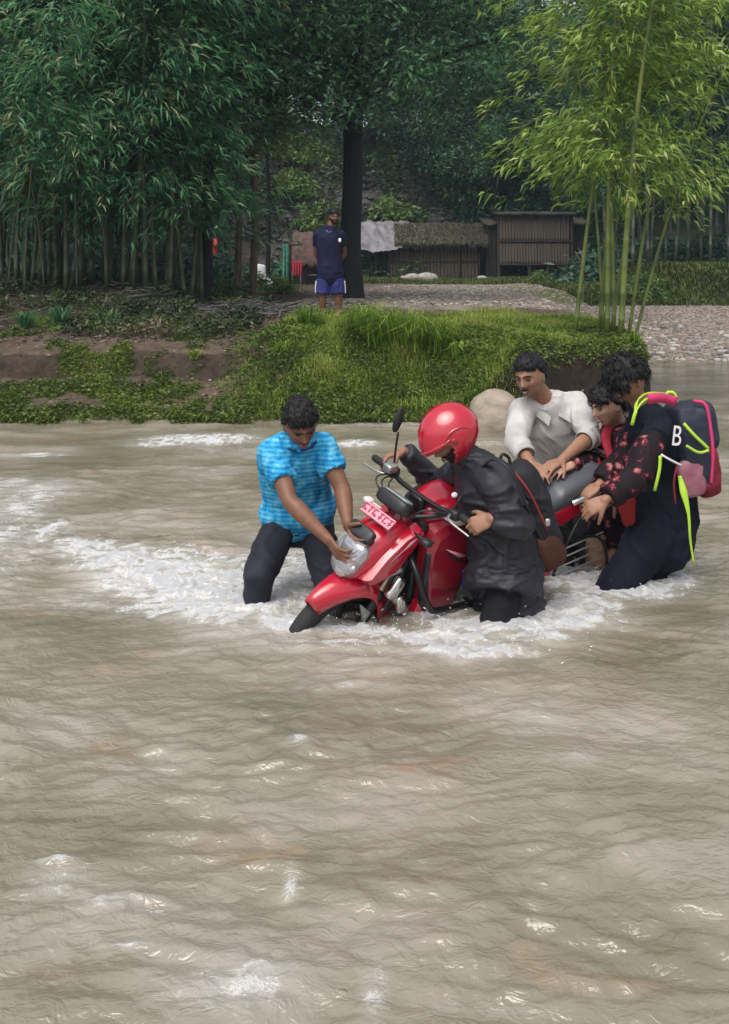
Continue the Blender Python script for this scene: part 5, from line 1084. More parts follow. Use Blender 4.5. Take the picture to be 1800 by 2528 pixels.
# --- man in the blue shirt at the front wheel
J = ank(JJ(P=(735, 1258, 5.20), M=(733, 1215, 5.17), C=(728, 1135, 5.08), N=(737, 1090, 4.98), SR=(674, 1118, 4.99), SL=(796, 1104, 5.03), ER=(716, 1238, 4.82), EL=(845, 1205, 4.94),
           WR=(812, 1334, 4.72), WL=(860, 1300, 4.80), HR=(695, 1288, 5.18), HL=(774, 1286, 5.22), KR=(640, 1420, 4.95), KL=(812, 1430, 5.06)), -.045, .06)
H = Head(W(742, 1049, 4.92), (.28, -.85, -.55), (.05, -.5, .85), 1.0)
hd = {'R': (unit(W(846, 1382, 4.64) - J['WR']), (.6, .5, .3), -1, (25, 30, 20)), 'L': (unit(W(872, 1345, 4.70) - J['WL']), (.9, -.2, .1), 1, (20, 30, 20))}
root, base = person('man in a blue striped shirt bending to hold the front of the motorcycle', J, H, hd, m_skin)
face_bits(H, root, base, shut=True); hair(H, root, base, vol=.015, line=.050, back=-.055, side=.0, tufts=1300, tl=.020, top=.014)
m, nt, b, N, L = nodes('blue_tshirt')
tc = N.new('ShaderNodeTexCoord'); wv = N.new('ShaderNodeTexWave'); wv.wave_type = 'BANDS'; wv.bands_direction = 'Z'; wv.inputs['Scale'].default_value = 15.0; wv.inputs['Distortion'].default_value = 1.6; wv.inputs['Detail'].default_value = 3; wv.inputs['Detail Scale'].default_value = 2.5; L.new(tc.outputs['Object'], wv.inputs['Vector'])
w2 = N.new('ShaderNodeTexWave'); w2.bands_direction = 'X'; w2.inputs['Scale'].default_value = 6.0; w2.inputs['Distortion'].default_value = 3; w2.inputs['Detail'].default_value = 2; L.new(tc.outputs['Object'], w2.inputs['Vector'])
nz = N.new('ShaderNodeTexNoise'); nz.inputs['Scale'].default_value = 22; nz.inputs['Detail'].default_value = 6; L.new(tc.outputs['Object'], nz.inputs['Vector'])
a1 = N.new('ShaderNodeMath'); a1.operation = 'MULTIPLY_ADD'; L.new(wv.outputs['Fac'], a1.inputs[0]); a1.inputs[1].default_value = .17; L.new(nz.outputs['Fac'], a1.inputs[2])
a2 = N.new('ShaderNodeMath'); a2.operation = 'MULTIPLY_ADD'; L.new(w2.outputs['Fac'], a2.inputs[0]); a2.inputs[1].default_value = .07; L.new(a1.outputs[0], a2.inputs[2])
cr = N.new('ShaderNodeValToRGB'); L.new(a2.outputs[0], cr.inputs[0]); e = cr.color_ramp.elements; e[0].position = .40; e[0].color = (.010, .13, .34, 1); e[1].position = .84; e[1].color = (.16, .52, .72, 1); e2 = cr.color_ramp.elements.new(.60); e2.color = (.022, .29, .56, 1)
L.new(cr.outputs[0], b.inputs['Base Color']); b.inputs['Roughness'].default_value = .85; spec(b, .2); m_blue_shirt = m
def tshirt(J, root, base, mat, name='tshirt', frac=.62, grow=.016, lo=-.06, hi=.95, amp=.006, seed=0, k=1.0, sl_r=(.070, .068, .064), flare=0.0, both=True, stretch=(1, 1, .6), ratio=.6):
    mb = MB(); torso(mb, J, grow=grow, lo=lo, hi=hi, k=k, flare=flare)
    for sh, el in (('SR', 'ER'), ('SL', 'EL')):
        limb(mb, [mid(J['N'], J[sh], .2), mid(J['N'], J[sh], .7), J[sh]], [.055, .066, sl_r[0]], n=3); e_ = mid(J[sh], J[el], frac); D_ = unit(e_ - J[sh])
        mb.sweep([J[sh], mid(J[sh], e_, .5), e_], sl_r, seg=18, n=4, cap='flat')
    return garment(name, mb, mat, root, base, amp, seed, stretch=stretch, ratio=ratio)
def trousers(J, root, base, mat, name='trousers', r=(.108, .092, .080), frac=1.0, amp=.007, seed=3, k=1.0, shin=0.0, r2=.075, lo=-.16, hi=.06):
    mb = MB(); torso(mb, J, grow=.006, lo=lo, hi=hi, k=k)
    for hp, kn, an in (('HR', 'KR', 'AR'), ('HL', 'KL', 'AL')):
        mb.sweep([J[hp], mid(J[hp], J[kn], .5), mid(J[hp], J[kn], frac)], np.array(r), seg=18, n=4, cap='flat' if frac < 1 and not shin else 'round')
        if shin: mb.sweep([J[kn], mid(J[kn], J[an], shin * .5), mid(J[kn], J[an], shin)], [r[2], r2 * 1.02, r2], seg=18, n=4, cap='flat')
    return garment(name, mb, mat, root, base, amp, seed)
m_navy = mcloth('trouser_navy', (.026, .027, .040), (.013, .014, .022), rough=.65)
tshirt(J, root, base, m_blue_shirt, frac=.60, seed=1, amp=.007, grow=.022, lo=-.03, flare=.02)
b = MB(); c0 = J['N']; hx = unit(J['SL'] - J['SR']); hy = np.cross(hx, unit(H.c - J['N'])); aa = np.linspace(0, 2 * math.pi, 25)
b.sweep([c0 + unit(H.c - J['N']) * .018 + hx * .080 * math.cos(a) + hy * .076 * math.sin(a) for a in aa], .010, seg=8); b.build('collar', mcloth('collar_blue', (.015, .05, .13)), root, base=base)
trousers(J, root, base, m_navy, r=(.088, .084, .074), shin=.5, r2=.058, seed=2, lo=-.13, hi=.20)


# --- rider in the dark jacket with red helmet
gl = Bs(GX, .31, GZ); gr = Bs(GX, -.30, GZ)
J = ank(JJ(P=(1245, 1395, 4.92), M=(1228, 1300, 4.90), C=(1200, 1205, 4.86), N=(1168, 1150, 4.84), SL=(1222, 1190, 4.70), SR=(1150, 1172, 5.02), EL=(1280, 1292, 4.66), ER=(1082, 1196, 5.30),
           WL=(1176, 1330, 4.56), WR=(1020, 1160, 5.20), HL=(1262, 1400, 4.80), HR=(1232, 1400, 5.02), KL=(1222, 1560, 4.74), KR=(1200, 1545, 4.90)), .05, .15)
J['WL'] = gl + np.array([.080, -.045, .035]); J['WR'] = gr + np.array([.10, .03, .055])
H = Head(W(1112, 1082, 4.82), (-.80, -.25, -.62), (-.5, 0, .85), 1.0)
hd = {'R': (unit((-.9, -.15, -.25)), unit((-.25, -.1, -1)), 1, (35, 50, 35)), 'L': (unit((-.88, .12, -.38)), unit((-.30, .75, -.55)), -1, (45, 70, 50))}
root, base = person('rider in a dark grey rain jacket and red helmet gripping the handlebars', J, H, hd, m_skin2)
face_bits(H, root, base, shut=True, beard=True)
m_jack = mcloth('rain_jacket', (.022, .022, .030), (.013, .013, .019), rough=.48, sp=.4)
mb = MB(); torso(mb, J, grow=.030, lo=-.42, hi=.97, flare=.02)
for sh, el, wr in (('SR', 'ER', 'WR'), ('SL', 'EL', 'WL')):
    limb(mb, [mid(J['N'], J[sh], .2), mid(J['N'], J[sh], .7), J[sh]], [.07, .080, .082], n=3)
    mb.sweep([J[sh], mid(J[sh], J[el], .5), J[el]], [.082, .078, .068], seg=20, n=4); mb.sweep([J[el], mid(J[el], J[wr], .5), mid(J[el], J[wr], .93)], [.068, .060, .046], seg=20, n=4, cap='flat')
limb(mb, [J['N'], mid(J['N'], H.c, .35)], [.080, .074])
mb.sweep([J['M'], J['P'], W(1242, 1440, 4.82), W(1240, 1462, 4.80)], [.160, .175, .168, .164], [.15, .172, .178, .172], xax=unit(J['HL'] - J['HR']), seg=26, n=4, cap='flat')
garment('jacket', mb, m_jack, root, base, .010, 4, voxel=.0075, smooth=2, ratio=.7, stretch=(.8, .8, 1.2))
trousers(J, root, base, mcloth('trouser_black', (.012, .012, .016)), r=(.080, .084, .084), shin=.9, r2=.082, seed=6, lo=-.1, hi=.0)
b = MB(); q = W(1122, 1222, 4.66); b.sq(q, [unit((.8, .5, 0)), (0, 0, 1), unit((.5, -.8, 0))], (.016, .012, .006), .9, 1); b.build('chest_badge', m_whs, root, base=base)
# helmet: shell with face opening, brim and ridge
D_, F_ = sphere_dirs(64, 48); k_ = np.array([.110, .132, .124]); V = D_ * k_; V[:, 2] *= np.where(D_[:, 2] < 0, 1 - .12 * (D_[:, 1] < 0), 1.0); V[:, 1] += .012 * np.clip(D_[:, 1], 0, 1) ** 3
op = lambda c: (c[2] < -.014 and c[1] > .052 + .2 * max(0, -.05 - c[2])) or c[2] < -.112
keep = [f for f in F_ if not op(V[list(f)].mean(0))]
V2 = H.at(V + np.array([0, -.012, .022])); b = MB(); b.add(V2, keep)
hel = empty('helmet', H.c, 'glossy red motorcycle helmet on the rider', 'helmet')
o = b.build('helmet_shell', m_red, hel, base=H.c); mo = o.modifiers.new('t', 'SOLIDIFY'); mo.thickness = .014
b = MB(); ar = [H.pt(.122 * math.sin(t), .140 * math.cos(t) - .010, .014 + .014 * math.cos(t)) for t in np.linspace(-1.25, 1.25, 21)]
b.sweep(ar, [.004 + .020 * math.cos(t * 1.2) for t in np.linspace(-1.25, 1.25, 21)], [.007] * 21, xax=H.F, seg=10); b.build('helmet_brim', m_red, hel, base=H.c)
for sg in (-1, 1):
    b = MB(); b.sweep([H.pt(sg * .108, .066, .020), H.pt(sg * .1245, .020, .044), H.pt(sg * .1245, -.030, .040), H.pt(sg * .114, -.070, .010)], [.003, .006, .006, .003], [.004] * 4, seg=8, n=5); b.build('helmet_ridge', m_red, hel, base=H.c)
    b = MB(); b.sq(H.pt(sg * .124, .020, .004), [H.L, H.F, H.U], (.006, .014, .014), .6, 1, 16, 8); b.build('visor_pivot', m_redd, hel, base=H.c)
    b = MB(); b.sweep([H.pt(sg * .108, .02, -.085), H.pt(sg * .07, .045, -.125), H.pt(0, .05, -.135)], .006, seg=6, n=4); b.build('chin_strap', m_blk, hel, base=H.c)
    
# rider's bag
bc = W(1318, 1275, 5.02); bx = unit((.42, .0, -.9)); bd = unit((.9, .15, .42)); by = np.cross(bx, bd)
bag = empty('backpack', bc, 'black backpack with brown bottom hanging on the rider in the dark jacket', 'backpack')
m_bag = mcloth('bag_black', (.020, .020, .024), rough=.6); m_bagb = mcloth('bag_brown', (.105, .040, .018), (.05, .02, .012), rough=.7)
def pack(name, prims, mat, root, base, amp=.004, seed=0, voxel=.007): mb = MB(); [mb.sq(*p) for p in prims]; return garment(name, mb, mat, root, base, amp, seed, voxel=voxel)
pack('bag_body', [(W(1312, 1255, 5.02), [bx, by, bd], (.22, .125, .070), .5, .5, 24, 16), (W(1300, 1210, 5.0), [bx, by, bd], (.14, .12, .075), .6, .6, 24, 16)], m_bag, bag, bc, .008, 5)
pack('bag_bottom', [(W(1342, 1352, 5.0), [bx, by, bd], (.095, .120, .080), .55, .6, 24, 16)], m_bagb, bag, bc, .005, 7)
b = MB(); b.ribbon(spl([W(1190, 1150, 4.72), W(1222, 1135, 4.62), W(1262, 1165, 4.56), W(1296, 1240, 4.60), W(1335, 1330, 4.74)], 5), .030, (0, -1, .1), .006); b.build('shoulder_strap', m_blk, bag, base=bc)
b = MB(); b.ribbon(spl([W(1270, 1165, 4.86), W(1310, 1220, 4.84), W(1352, 1310, 4.86)], 5), .010, (1, 0, 0), .004); b.build('red_piping', M('piping_red', (.25, .02, .02), .6), bag, base=bc)
b = MB(); b.sweep([W(1235, 1140, 5.0), W(1240, 1122, 5.0), W(1256, 1130, 5.02), W(1262, 1160, 5.02)], .008, seg=8, n=5); b.build('grab_loop', m_blk, bag, base=bc)
b = MB(); b.sweep([W(1322, 1420, 4.9), W(1330, 1450, 4.86), W(1326, 1492, 4.84)], [.012, .009, .006], seg=6, n=4); b.build('strap_end', m_blk, bag, base=bc)
b = MB(); b.sq(W(1352, 1290, 4.86), None, (.012, .008, .018), .6, .6); b.build('buckle', m_alu, bag, base=bc)

# --- man in the white shirt behind the seat
J = ank(JJ(P=(1408, 1205, 6.15), M=(1394, 1130, 6.08), C=(1372, 1045, 5.98), N=(1352, 1000, 5.92), SR=(1292, 1012, 5.90), SL=(1420, 998, 5.95), ER=(1276, 1092, 5.72), WR=(1312, 1146, 5.52), EL=(1456, 1078, 5.74), WL=(1385, 1138, 5.52),
           HR=(1375, 1215, 6.1), HL=(1435, 1215, 6.15), KR=(1370, 1360, 5.95), KL=(1430, 1360, 6.0)), 0, .1)
H = Head(W(1308, 930, 5.82), (-.55, -.80, -.24), (-.25, -.25, .92), 1.04)
hd = {'R': (unit(W(1352, 1166, 5.40) - J['WR']), (0, .25, -1), -1, (18, 22, 15)), 'L': (unit(W(1330, 1160, 5.38) - J['WL']), (0, .2, -1), 1, (12, 18, 14))}
root, base = person('smiling man in an off-white collared shirt pushing from behind the seat', J, H, hd, m_skin2)
face_bits(H, root, base, shut=True, smile=True); hair(H, root, base, vol=.016, line=.058, back=-.05, side=.01, tufts=900, tl=.018, top=.006, seed=3)
m_wsh = mcloth('shirt_white', (.56, .54, .52), (.40, .38, .37), rough=.85, var=.08, scale=9)
mb = MB(); torso(mb, J, grow=.026, lo=-.10, hi=.93)
for sh, el, wr, fr_ in (('SR', 'ER', 'WR', .55), ('SL', 'EL', 'WL', .10)):
    limb(mb, [mid(J['N'], J[sh], .2), mid(J['N'], J[sh], .7), J[sh]], [.060, .072, .076], n=3); mb.sweep([J[sh], mid(J[sh], J[el], .5), J[el]], [.076, .072, .064], seg=20, n=4)
    mb.sweep([J[el], mid(J[el], J[wr], fr_)], [.062, .054], seg=18, cap='flat')
garment('shirt', mb, m_wsh, root, base, .0060, 8, voxel=.007, smooth=2, ratio=.7, stretch=(1, 1, .45))
for el, wr, f0 in (('ER', 'WR', .55), ('EL', 'WL', .10)):
    b = MB(); b.sweep([mid(J[el], J[wr], f0 - .06), mid(J[el], J[wr], f0 + .10)], [.062, .056], seg=20, cap='open'); o = b.build('cuff', m_wsh, root, base=base); mo = o.modifiers.new('t', 'SOLIDIFY'); mo.thickness = .006
nd = unit(H.c - J['N']); hx = unit(J['SL'] - J['SR']); hf = unit(np.cross(hx, nd)); hf = hf if hf[1] < 0 else -hf
b = MB(); b.ribbon([J['N'] + nd * (.030 + .022 * math.cos(a)) * (1 if True else 0) - hf * .082 * math.cos(a) + hx * .080 * math.sin(a) for a in np.linspace(-2.75, 2.75, 23)], .034, nd, .006); b.build('collar_band', m_wsh, root, base=base)
b = MB(); b.sweep([H.pt(-.024, .084, -.046), H.pt(0, .100, -.041), H.pt(.024, .084, -.046)], [.003, .006, .003], seg=8, n=4); b.build('moustache', m_hair, root, base=base)
for sg in (-1, 1):
    b = MB(); p0 = J['N'] - hf * .070 + nd * .045; p1 = J['N'] + hx * sg * .080 + nd * .045; p2 = J['N'] + hf * .110 + hx * sg * .022 - nd * .010; tip = J['N'] + hf * .142 + hx * sg * .066 - nd * .050
    V = [p0, p1, p2, tip, J['N'] + hx * sg * .130 + nd * .005, J['N'] - hf * .11 + hx * sg * .02 + nd * .0]
    b.add(V, [(0, 1, 4, 5), (1, 2, 3, 4)]); o = b.build('collar', m_wsh, root, False, base=base); mo = o.modifiers.new('t', 'SOLIDIFY'); mo.thickness = .005; mo.offset = 0
trousers(J, root, base, mcloth('trouser_grey', (.04, .04, .045)), shin=.9, seed=9)

# --- person in the red flowered shirt, mostly hidden
m, nt, b, N, L = nodes('flowered_cloth')
tc = N.new('ShaderNodeTexCoord'); vo = N.new('ShaderNodeTexVoronoi'); vo.inputs['Scale'].default_value = 17; L.new(tc.outputs['Object'], vo.inputs['Vector'])
nz = N.new('ShaderNodeTexNoise'); nz.inputs['Scale'].default_value = 34; nz.inputs['Detail'].default_value = 3; nz.inputs['Distortion'].default_value = 1.5; L.new(tc.outputs['Object'], nz.inputs['Vector'])
a1 = N.new('ShaderNodeMath'); a1.operation = 'MULTIPLY_ADD'; L.new(nz.outputs['Fac'], a1.inputs[0]); a1.inputs[1].default_value = .9; L.new(vo.outputs['Distance'], a1.inputs[2])
cr = N.new('ShaderNodeValToRGB'); L.new(a1.outputs[0], cr.inputs[0]); e = cr.color_ramp.elements; e[0].position = .60; e[0].color = (.34, .16, .15, 1); e[1].position = .84; e[1].color = (.013, .008, .011, 1); e2 = e.new(.71); e2.color = (.20, .018, .032, 1)
L.new(cr.outputs[0], b.inputs['Base Color']); b.inputs['Roughness'].default_value = .8; spec(b, .2); m_flow = m
J = ank(JJ(P=(1545, 1240, 5.92), M=(1552, 1170, 5.88), C=(1545, 1100, 5.84), N=(1528, 1058, 5.80), SR=(1500, 1082, 5.98), SL=(1545, 1090, 5.66), ER=(1462, 1140, 5.80), WR=(1408, 1150, 5.52), EL=(1545, 1180, 5.62), WL=(1520, 1222, 5.62),
           HR=(1525, 1250, 5.98), HL=(1545, 1250, 5.82), KR=(1468, 1345, 5.72), KL=(1500, 1350, 5.76)), 0, .05)
H = Head(W(1500, 1000, 5.70), (-.85, -.40, -.30), (-.25, -.1, .95), 1.0)
hd = {'R': (unit(W(1355, 1166, 5.42) - J['WR']), (.1, .25, -1), -1, (10, 15, 12)), 'L': (unit((-.8, -.1, -.5)), (.2, .5, -.8), 1)}
root, base = person('person in a black and red flowered shirt reaching to the seat, half hidden', J, H, hd, m_skin3, .95)
face_bits(H, root, base, shut=True, smile=True); hair(H, root, base, vol=.02, line=.05, back=-.06, side=0, fringe=.01, tufts=700, tl=.03, seed=5)
mb = MB(); torso(mb, J, grow=.02, lo=-.15, hi=.95, k=.95)
for sh, el, wr in (('SR', 'ER', 'WR'), ('SL', 'EL', 'WL')):
    limb(mb, [mid(J['N'], J[sh], .2), mid(J['N'], J[sh], .7), J[sh]], [.058, .066, .068], n=3); mb.sweep([J[sh], mid(J[sh], J[el], .5), J[el]], [.068, .064, .058], seg=18, n=4); mb.sweep([J[el], mid(J[el], J[wr], .95)], [.058, .042], seg=18, cap='flat')
garment('flowered_shirt', mb, m_flow, root, base, .008, 11)
b = MB(); b.sweep([J['N'] + np.array([-.05, -.07, .05]), J['N'] + np.array([-.09, -.08, -.03]), J['N'] + np.array([-.07, -.10, -.14])], [.02, .028, .02], [.008] * 3, seg=10, n=4); b.build('collar', M('collar_red', (.50, .03, .06), .7), root, base=base)
trousers(J, root, base, m_flow, name='shorts', r=(.10, .092, .075), frac=.98, seed=12, k=.95)

# --- woman with the backpack at the tail
J = ank(JJ(P=(1640, 1255, 5.50), M=(1640, 1165, 5.50), C=(1618, 1075, 5.46), N=(1592, 1012, 5.42), SL=(1630, 1052, 5.28), SR=(1582, 1045, 5.60), EL=(1572, 1175, 5.16), WL=(1492, 1236, 5.12), ER=(1530, 1150, 5.52), WR=(1476, 1200, 5.42),
           HR=(1630, 1265, 5.56), HL=(1645, 1268, 5.46), KL=(1545, 1415, 5.30), KR=(1605, 1410, 5.47)), -.08, .02)
H = Head(W(1548, 940, 5.38), (-.80, -.32, -.62), (-.52, -.12, .85), 1.0)
hd = {'L': (unit(W(1448, 1258, 5.12) - J['WL']), (-.1, .75, -.65), 1, (35, 45, 30)), 'R': (unit((-.8, -.1, -.5)), (.1, .4, -.85), -1, (25, 30, 20))}
root, base = person('young person in navy tunic with flowered sleeves pushing the tail, wearing a backpack', J, H, hd, m_skin2, .92, neck_r=.048)
face_bits(H, root, base, shut=True); hair(H, root, base, vol=.025, line=.030, back=-.045, side=-.005, fringe=.030, tufts=2600, tl=.036, top=.012, seed=7, lift=.12, sleek=True)
m_tun = mcloth('tunic_navy', (.010, .012, .024), (.006, .007, .014), rough=.85)
mb = MB(); torso(mb, J, grow=.022, lo=-.10, hi=.96, k=.93)
mb.sweep([J['P'] + np.array([0, 0, .10]), J['P'] + np.array([.0, 0, -.02]), W(1632, 1335, 5.45)], [.160, .172, .172], [.15, .16, .158], xax=(1, 0, 0), seg=28, n=5)
for sh in ('SR', 'SL'): limb(mb, [mid(J['N'], J[sh], .2), mid(J['N'], J[sh], .7), J[sh], mid(J[sh], J['E' + sh[1]], .30)], [.055, .066, .070, .072], n=3)
garment('tunic', mb, m_tun, root, base, .008, 14, ratio=.55, stretch=(1, 1, .4))
mb = MB(); 
for sh, el, wr in (('SR', 'ER', 'WR'), ('SL', 'EL', 'WL')): mb.sweep([mid(J[sh], J[el], .12), mid(J[sh], J[el], .5), J[el]], [.070, .076, .068], seg=18, n=4, cap='flat'); mb.sweep([J[el], mid(J[el], J[wr], .5), mid(J[el], J[wr], .85)], [.068, .066, .056], seg=18, cap='flat', n=4)
garment('flowered_sleeves', mb, m_flow, root, base, .010, 15)
mb = MB(); mb.sweep([W(1628, 1290, 5.44), W(1590, 1350, 5.36), W(1548, 1412, 5.30), W(1512, 1470, 5.28), W(1500, 1520, 5.28)], [.135, .118, .098, .086, .085], xax=(1, 0, 0), seg=22, n=5); mb.sweep([W(1640, 1290, 5.52), W(1628, 1350, 5.50), W(1604, 1412, 5.47), W(1590, 1470, 5.46), W(1588, 1510, 5.46)], [.135, .115, .095, .085, .085], xax=(1, 0, 0), seg=22, n=5); garment('loose_trousers', mb, m_tun, root, base, .010, 16, stretch=(1, 1, .4))
mb = MB(); mb.sweep([W(1548, 1195, 5.34), W(1545, 1240, 5.32), W(1552, 1288, 5.30)], [.045, .05, .035], [.03, .03, .02], seg=16, n=4); garment('red_scarf', mb, mcloth('scarf_red', (.23, .020, .016)), root, base, .008, 17)
# emblem on the upper arm
cu = bpy.data.curves.new('emblem', 'FONT'); cu.body = 'B'; cu.size = .125; cu.extrude = .001; cu.align_x = 'CENTER'
tmp = bpy.data.objects.new('emblem_tmp', cu); COL.objects.link(tmp); dg = bpy.context.evaluated_depsgraph_get(); tme = bpy.data.meshes.new_from_object(tmp.evaluated_get(dg)); bpy.data.objects.remove(tmp)
em = linkm('emblem', tme, m_whs, root); em.rotation_euler = (rad(90), rad(8), rad(14)); em.location = tuple(W(1668, 1100, 5.19) - base); em.scale = (.8, 1.15, 1)
# backpack
bc = W(1705, 1110, 5.42); bx = unit((.16, 0, -1)); bd = unit((.97, .10, .16)); by = np.cross(bx, bd); ax_ = [bx, by, bd]
bp = empty('school_backpack', bc, 'navy and crimson backpack with neon green straps on the person in navy', 'backpack')
m_bn = mcloth('pack_navy', (.018, .022, .042), rough=.6, sp=.4); m_br = mcloth('pack_crimson', (.26, .012, .045), (.17, .010, .03), rough=.6, sp=.4); m_neon = mcloth('strap_neon', (.42, .66, .06), rough=.6); m_pk = mcloth('pack_pink', (.62, .05, .16), rough=.6); m_mesh = mcloth('mesh_pink', (.42, .22, .26), (.25, .08, .12), rough=.4)
pack('bag_body', [(W(1696, 1105, 5.42), ax_, (.235, .145, .080), .45, .5, 24, 16), (W(1725, 1050, 5.42), ax_, (.125, .135, .065), .5, .5, 24, 16)], m_bn, bp, bc, .005, 20)
pack('front_pocket', [(W(1730, 1150, 5.42), ax_, (.150, .130, .062), .5, .55, 24, 16)], m_br, bp, bc, .005, 21)
pack('side_pocket', [(W(1708, 1180, 5.30), ax_, (.095, .030, .068), .6, .6, 20, 12)], m_mesh, bp, bc, .004, 22, .006)
b = MB(); b.sweep([W(1715, 990, 5.32), W(1742, 1000, 5.30), W(1754, 1055, 5.29), W(1760, 1120, 5.29), W(1756, 1190, 5.29)], .009, seg=8, n=5); b.build('pink_piping', m_pk, bp, base=bc)
b = MB(); b.ribbon(spl([W(1688, 1045, 5.26), W(1715, 1075, 5.24), W(1750, 1108, 5.25)], 5), .015, (.6, 0, .8), .005); b.ribbon(spl([W(1750, 1112, 5.245), W(1725, 1117, 5.24), W(1694, 1100, 5.25)], 5), .013, (0, 0, 1), .005); b.build('compression_strap', m_neon, bp, base=bc)
b = MB(); b.ribbon(spl([W(1568, 1022, 5.20), W(1574, 990, 5.22), W(1600, 972, 5.26), W(1640, 972, 5.32)], 5), .014, (.5, 0, .8), .005); b.ribbon(spl([W(1560, 1050, 5.17), W(1572, 1012, 5.17), W(1600, 985, 5.20), W(1650, 985, 5.26)], 5), .016, (.5, 0, .8), .006); b.build('shoulder_strap', m_neon, bp, base=bc)
b = MB(); b.ribbon(spl([W(1600, 985, 5.19), W(1632, 982, 5.22), W(1670, 992, 5.28)], 5), .048, (.3, 0, 1), .012); b.build('shoulder_pad', m_pk, bp, base=bc)
b = MB(); b.ribbon(spl([W(1630, 1125, 5.12), W(1628, 1160, 5.12), W(1616, 1212, 5.12)], 5), .015, (1, 0, 0), .005); b.build('loose_strap', m_neon, bp, base=bc)
b = MB(); b.ribbon(spl([W(1632, 1122, 5.13), W(1660, 1138, 5.14), W(1684, 1150, 5.2)], 5), .010, (0, 0, 1), .005); b.build('waist_strap', m_whs, bp, base=bc)
P_ = spl([W(1678, 1175, 5.22), W(1688, 1215, 5.18), W(1700, 1270, 5.15), W(1704, 1330, 5.15), W(1713, 1392, 5.15)], 6); b = MB(); b.ribbon(P_, np.interp(np.linspace(0, 1, len(P_)), [0, .25, .5, 1], [.018, .036, .014, .008]), (1, 0, 0), .005); b.build('hanging_strap', m_neon, bp, base=bc)
b = MB(); b.ribbon(spl([W(1672, 1150, 5.2), W(1664, 1190, 5.18), W(1668, 1245, 5.18)], 5), .009, (1, 0, 0), .004); b.build('red_strap', m_br, bp, base=bc)
b = MB(); b.sweep([W(1640, 985, 5.36), W(1650, 968, 5.36), W(1665, 972, 5.36), W(1672, 990, 5.36)], .008, seg=8, n=5); b.build('grab_loop', m_neon, bp, base=bc)

# --- standing man on the bank
D6 = 15.3
J = JJ(P=(815, 676, D6), M=(813, 636, D6), C=(811, 594, D6), N=(813, 566, D6), SR=(785, 580, D6), SL=(843, 580, D6), ER=(780, 626, D6 + .1), EL=(850, 626, D6 + .1), WR=(800, 655, D6 + .17), WL=(828, 655, D6 + .17), HR=(800, 690, D6), HL=(832, 690, D6), KR=(797, 734, D6 - .02), KL=(836, 734, D6 - .02))
gz = float(terrain(J['P'][0], D6)) + .07; J['AR'] = np.array([J['KR'][0], D6, gz]); J['AL'] = np.array([J['KL'][0], D6, gz])
H = Head(W(825, 536, D6 - .03), (.25, -1, -.12), (.02, -.1, 1), 1.0)
hd = {'R': (unit((1, 0, -.2)), (0, 1, 0), 1), 'L': (unit((-1, .1, -.2)), (0, 1, 0), -1)}
root, base = person('barefoot man in navy polo shirt and blue shorts standing on the bank watching', J, H, hd, m_skin, voxel=.007)
face_bits(H, root, base, beard=True); hair(H, root, base, vol=.020, line=.052, tufts=400, tl=.02, seed=9)
tshirt(J, root, base, mcloth('polo_navy', (.014, .015, .048), (.009, .010, .030)), name='polo_shirt', frac=.55, lo=-.10, seed=20, grow=.03)
m_short = mcloth('shorts_blue', (.028, .034, .14)); trousers(J, root, base, m_short, name='shorts', r=(.115, .115, .115), frac=.80, seed=21)
for sg, kk in ((-1, 'R'), (1, 'L')):
    a = J['H' + kk] + np.array([sg * .118, -.045, -.02]); b_ = mid(J['H' + kk], J['K' + kk], .78) + np.array([sg * .113, -.045, 0]); b = MB(); b.ribbon(spl([a, mid(a, b_, .5) + np.array([sg * .004, 0, 0]), b_], 4) - np.array([sg * .012, 0, 0]), .045, (sg * .4, -1, 0), .012); b.build('side_stripe', M('stripe_white', (.55, .55, .62), .7), root, base=base)
b = MB(); b.sq(W(839, 593, D6 - .135), None, (.022, .006, .03), .8, .8); b.build('chest_badge', m_whs, root, base=base)
b = MB(); b.sweep([J['N'] + np.array([-.06, -.05, .01]), J['N'] + np.array([0, -.11, -.05]), J['N'] + np.array([.06, -.05, .01])], .012, seg=8, n=4); b.build('collar', mcloth('collar_grey', (.16, .16, .22)), root, base=base)

# --- small figure far behind the grove
D7 = 34.0
J = JJ(P=(524, 625, D7), M=(523, 612, D7), C=(521, 600, D7), N=(521, 591, D7), SR=(511, 595, D7), SL=(531, 595, D7), ER=(508, 612, D7 - .1), EL=(534, 610, D7 - .2), WR=(512, 624, D7 - .2), WL=(526, 604, D7 - .3), HR=(519, 629, D7), HL=(528, 629, D7), KR=(518, 652, D7 - .1), KL=(530, 652, D7))
gz = float(terrain(J['P'][0], D7)) + .07; J['AR'] = np.array([J['KR'][0], D7, gz]); J['AL'] = np.array([J['KL'][0], D7, gz])
H = Head(W(522, 579, D7), (.5, -1, -.1), (0, 0, 1), .95); hd = {'R': (unit((0, 0, -1)), (0, 1, 0), 1), 'L': (unit((-1, 0, .2)), (0, 1, 0), -1)}
root, base = person('distant figure in a red top and green trousers beyond the bamboo grove', J, H, hd, m_skin, .95, voxel=.012)
hair(H, root, base, vol=.02, tufts=50, seed=13); tshirt(J, root, base, mcloth('top_red', (.45, .04, .04)), name='red_top', lo=-.05, seed=30, ratio=.3); trousers(J, root, base, mcloth('trouser_green', (.04, .14, .08)), shin=.8, seed=31)

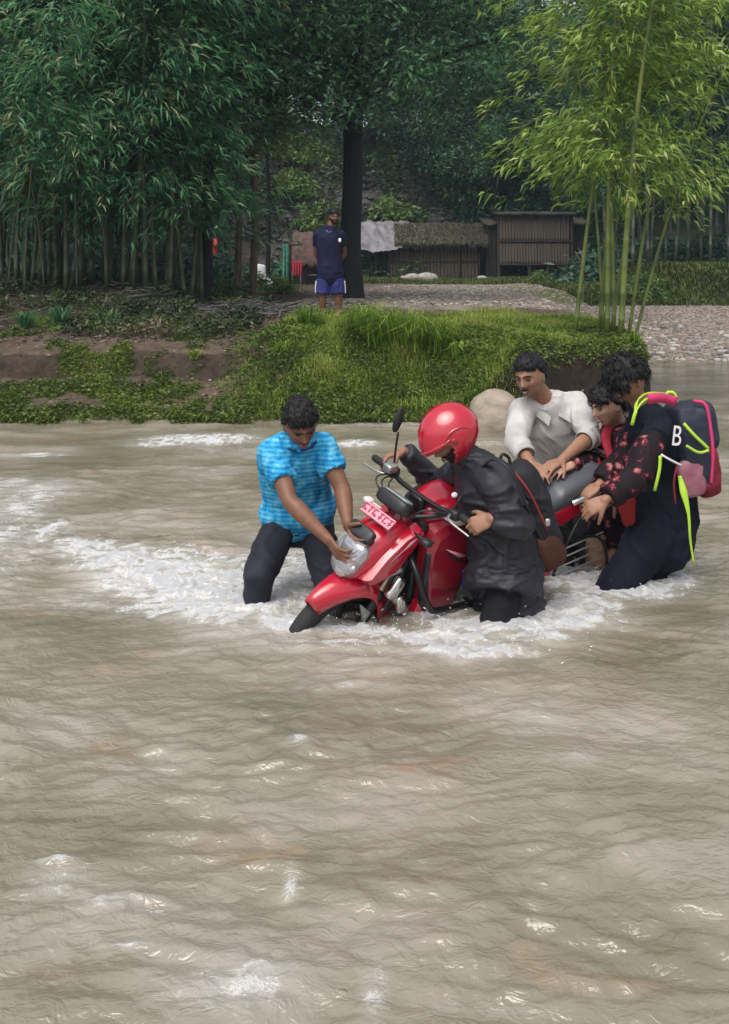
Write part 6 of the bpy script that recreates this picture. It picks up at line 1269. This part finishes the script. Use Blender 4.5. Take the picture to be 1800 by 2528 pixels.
# ------------------------------------------------------------------ spray thrown up round the legs and wheels
def spray(name, label, spots, n, seed):
    rng = np.random.default_rng(seed); V0 = np.array([(1, 0, 0), (-1, 0, 0), (0, 1, 0), (0, -1, 0), (0, 0, 1), (0, 0, -1)], float); F0 = np.array([(0, 2, 4), (2, 1, 4), (1, 3, 4), (3, 0, 4), (2, 0, 5), (1, 2, 5), (3, 1, 5), (0, 3, 5)])
    Vs = []; Fs = []; c = 0
    for px, py, rx, ry, h in spots:
        p = WZ(px, py); m = int(n * rx * ry / 1500) + 6
        for i in range(m):
            a = p + np.array([rng.normal(0, rx * p[1] / FPX * .6), rng.normal(0, ry * .010), abs(rng.normal(0, h))]); s_ = rng.uniform(.0012, .0034); st = unit(rng.normal(0, 1, 3) + np.array([-.4, 0, .8])) * s_ * rng.uniform(.5, 3)
            Q = V0 * s_; Q = Q + np.outer(V0 @ unit(st), st); Vs.append(a + Q); Fs.append(F0 + c); c += 6
    me = mesh_np(name, np.vstack(Vs), np.vstack(Fs)); o = linkm(name, me, m_drop); tag(o, label, 'spray', kind='stuff'); return o
m_drop = M('spray_white', (.78, .80, .82), .25, var=.05)
spray('water_spray', 'drops of white water splashing round the wheels and legs', [(640, 1490, 60, 20, .03), (560, 1460, 100, 20, .03), (740, 1530, 90, 16, .03), (900, 1550, 110, 16, .03), (1060, 1560, 90, 16, .035), (1250, 1540, 120, 20, .035), (1400, 1500, 90, 22, .035), (1560, 1440, 80, 20, .045), (1640, 1410, 50, 20, .06), (1050, 1470, 40, 20, .05), (400, 1420, 100, 20, .03), (250, 1370, 60, 12, .03)], 60, 3)
# ------------------------------------------------------------------ bluish haze volume added to tint and lighten the wooded slope
hm = bpy.data.materials.new('added_haze'); hm.use_nodes = True; hn = hm.node_tree.nodes; hl = hm.node_tree.links
hn.remove(hn['Principled BSDF']); pv = hn.new('ShaderNodeVolumePrincipled'); pv.inputs['Color'].default_value = (.70, .85, 1.0, 1); pv.inputs['Density'].default_value = .0008; pv.inputs['Anisotropy'].default_value = 0.0
hl.new(pv.outputs[0], hn['Material Output'].inputs['Volume'])
b = MB(); b.box((0, 60, 12), (70, 78, 14.5)); tag(b.build('haze', hm, None, False), 'thin bluish haze added to tint the trees', 'haze', kind='stuff')
scn.cycles.volume_bounces = 0
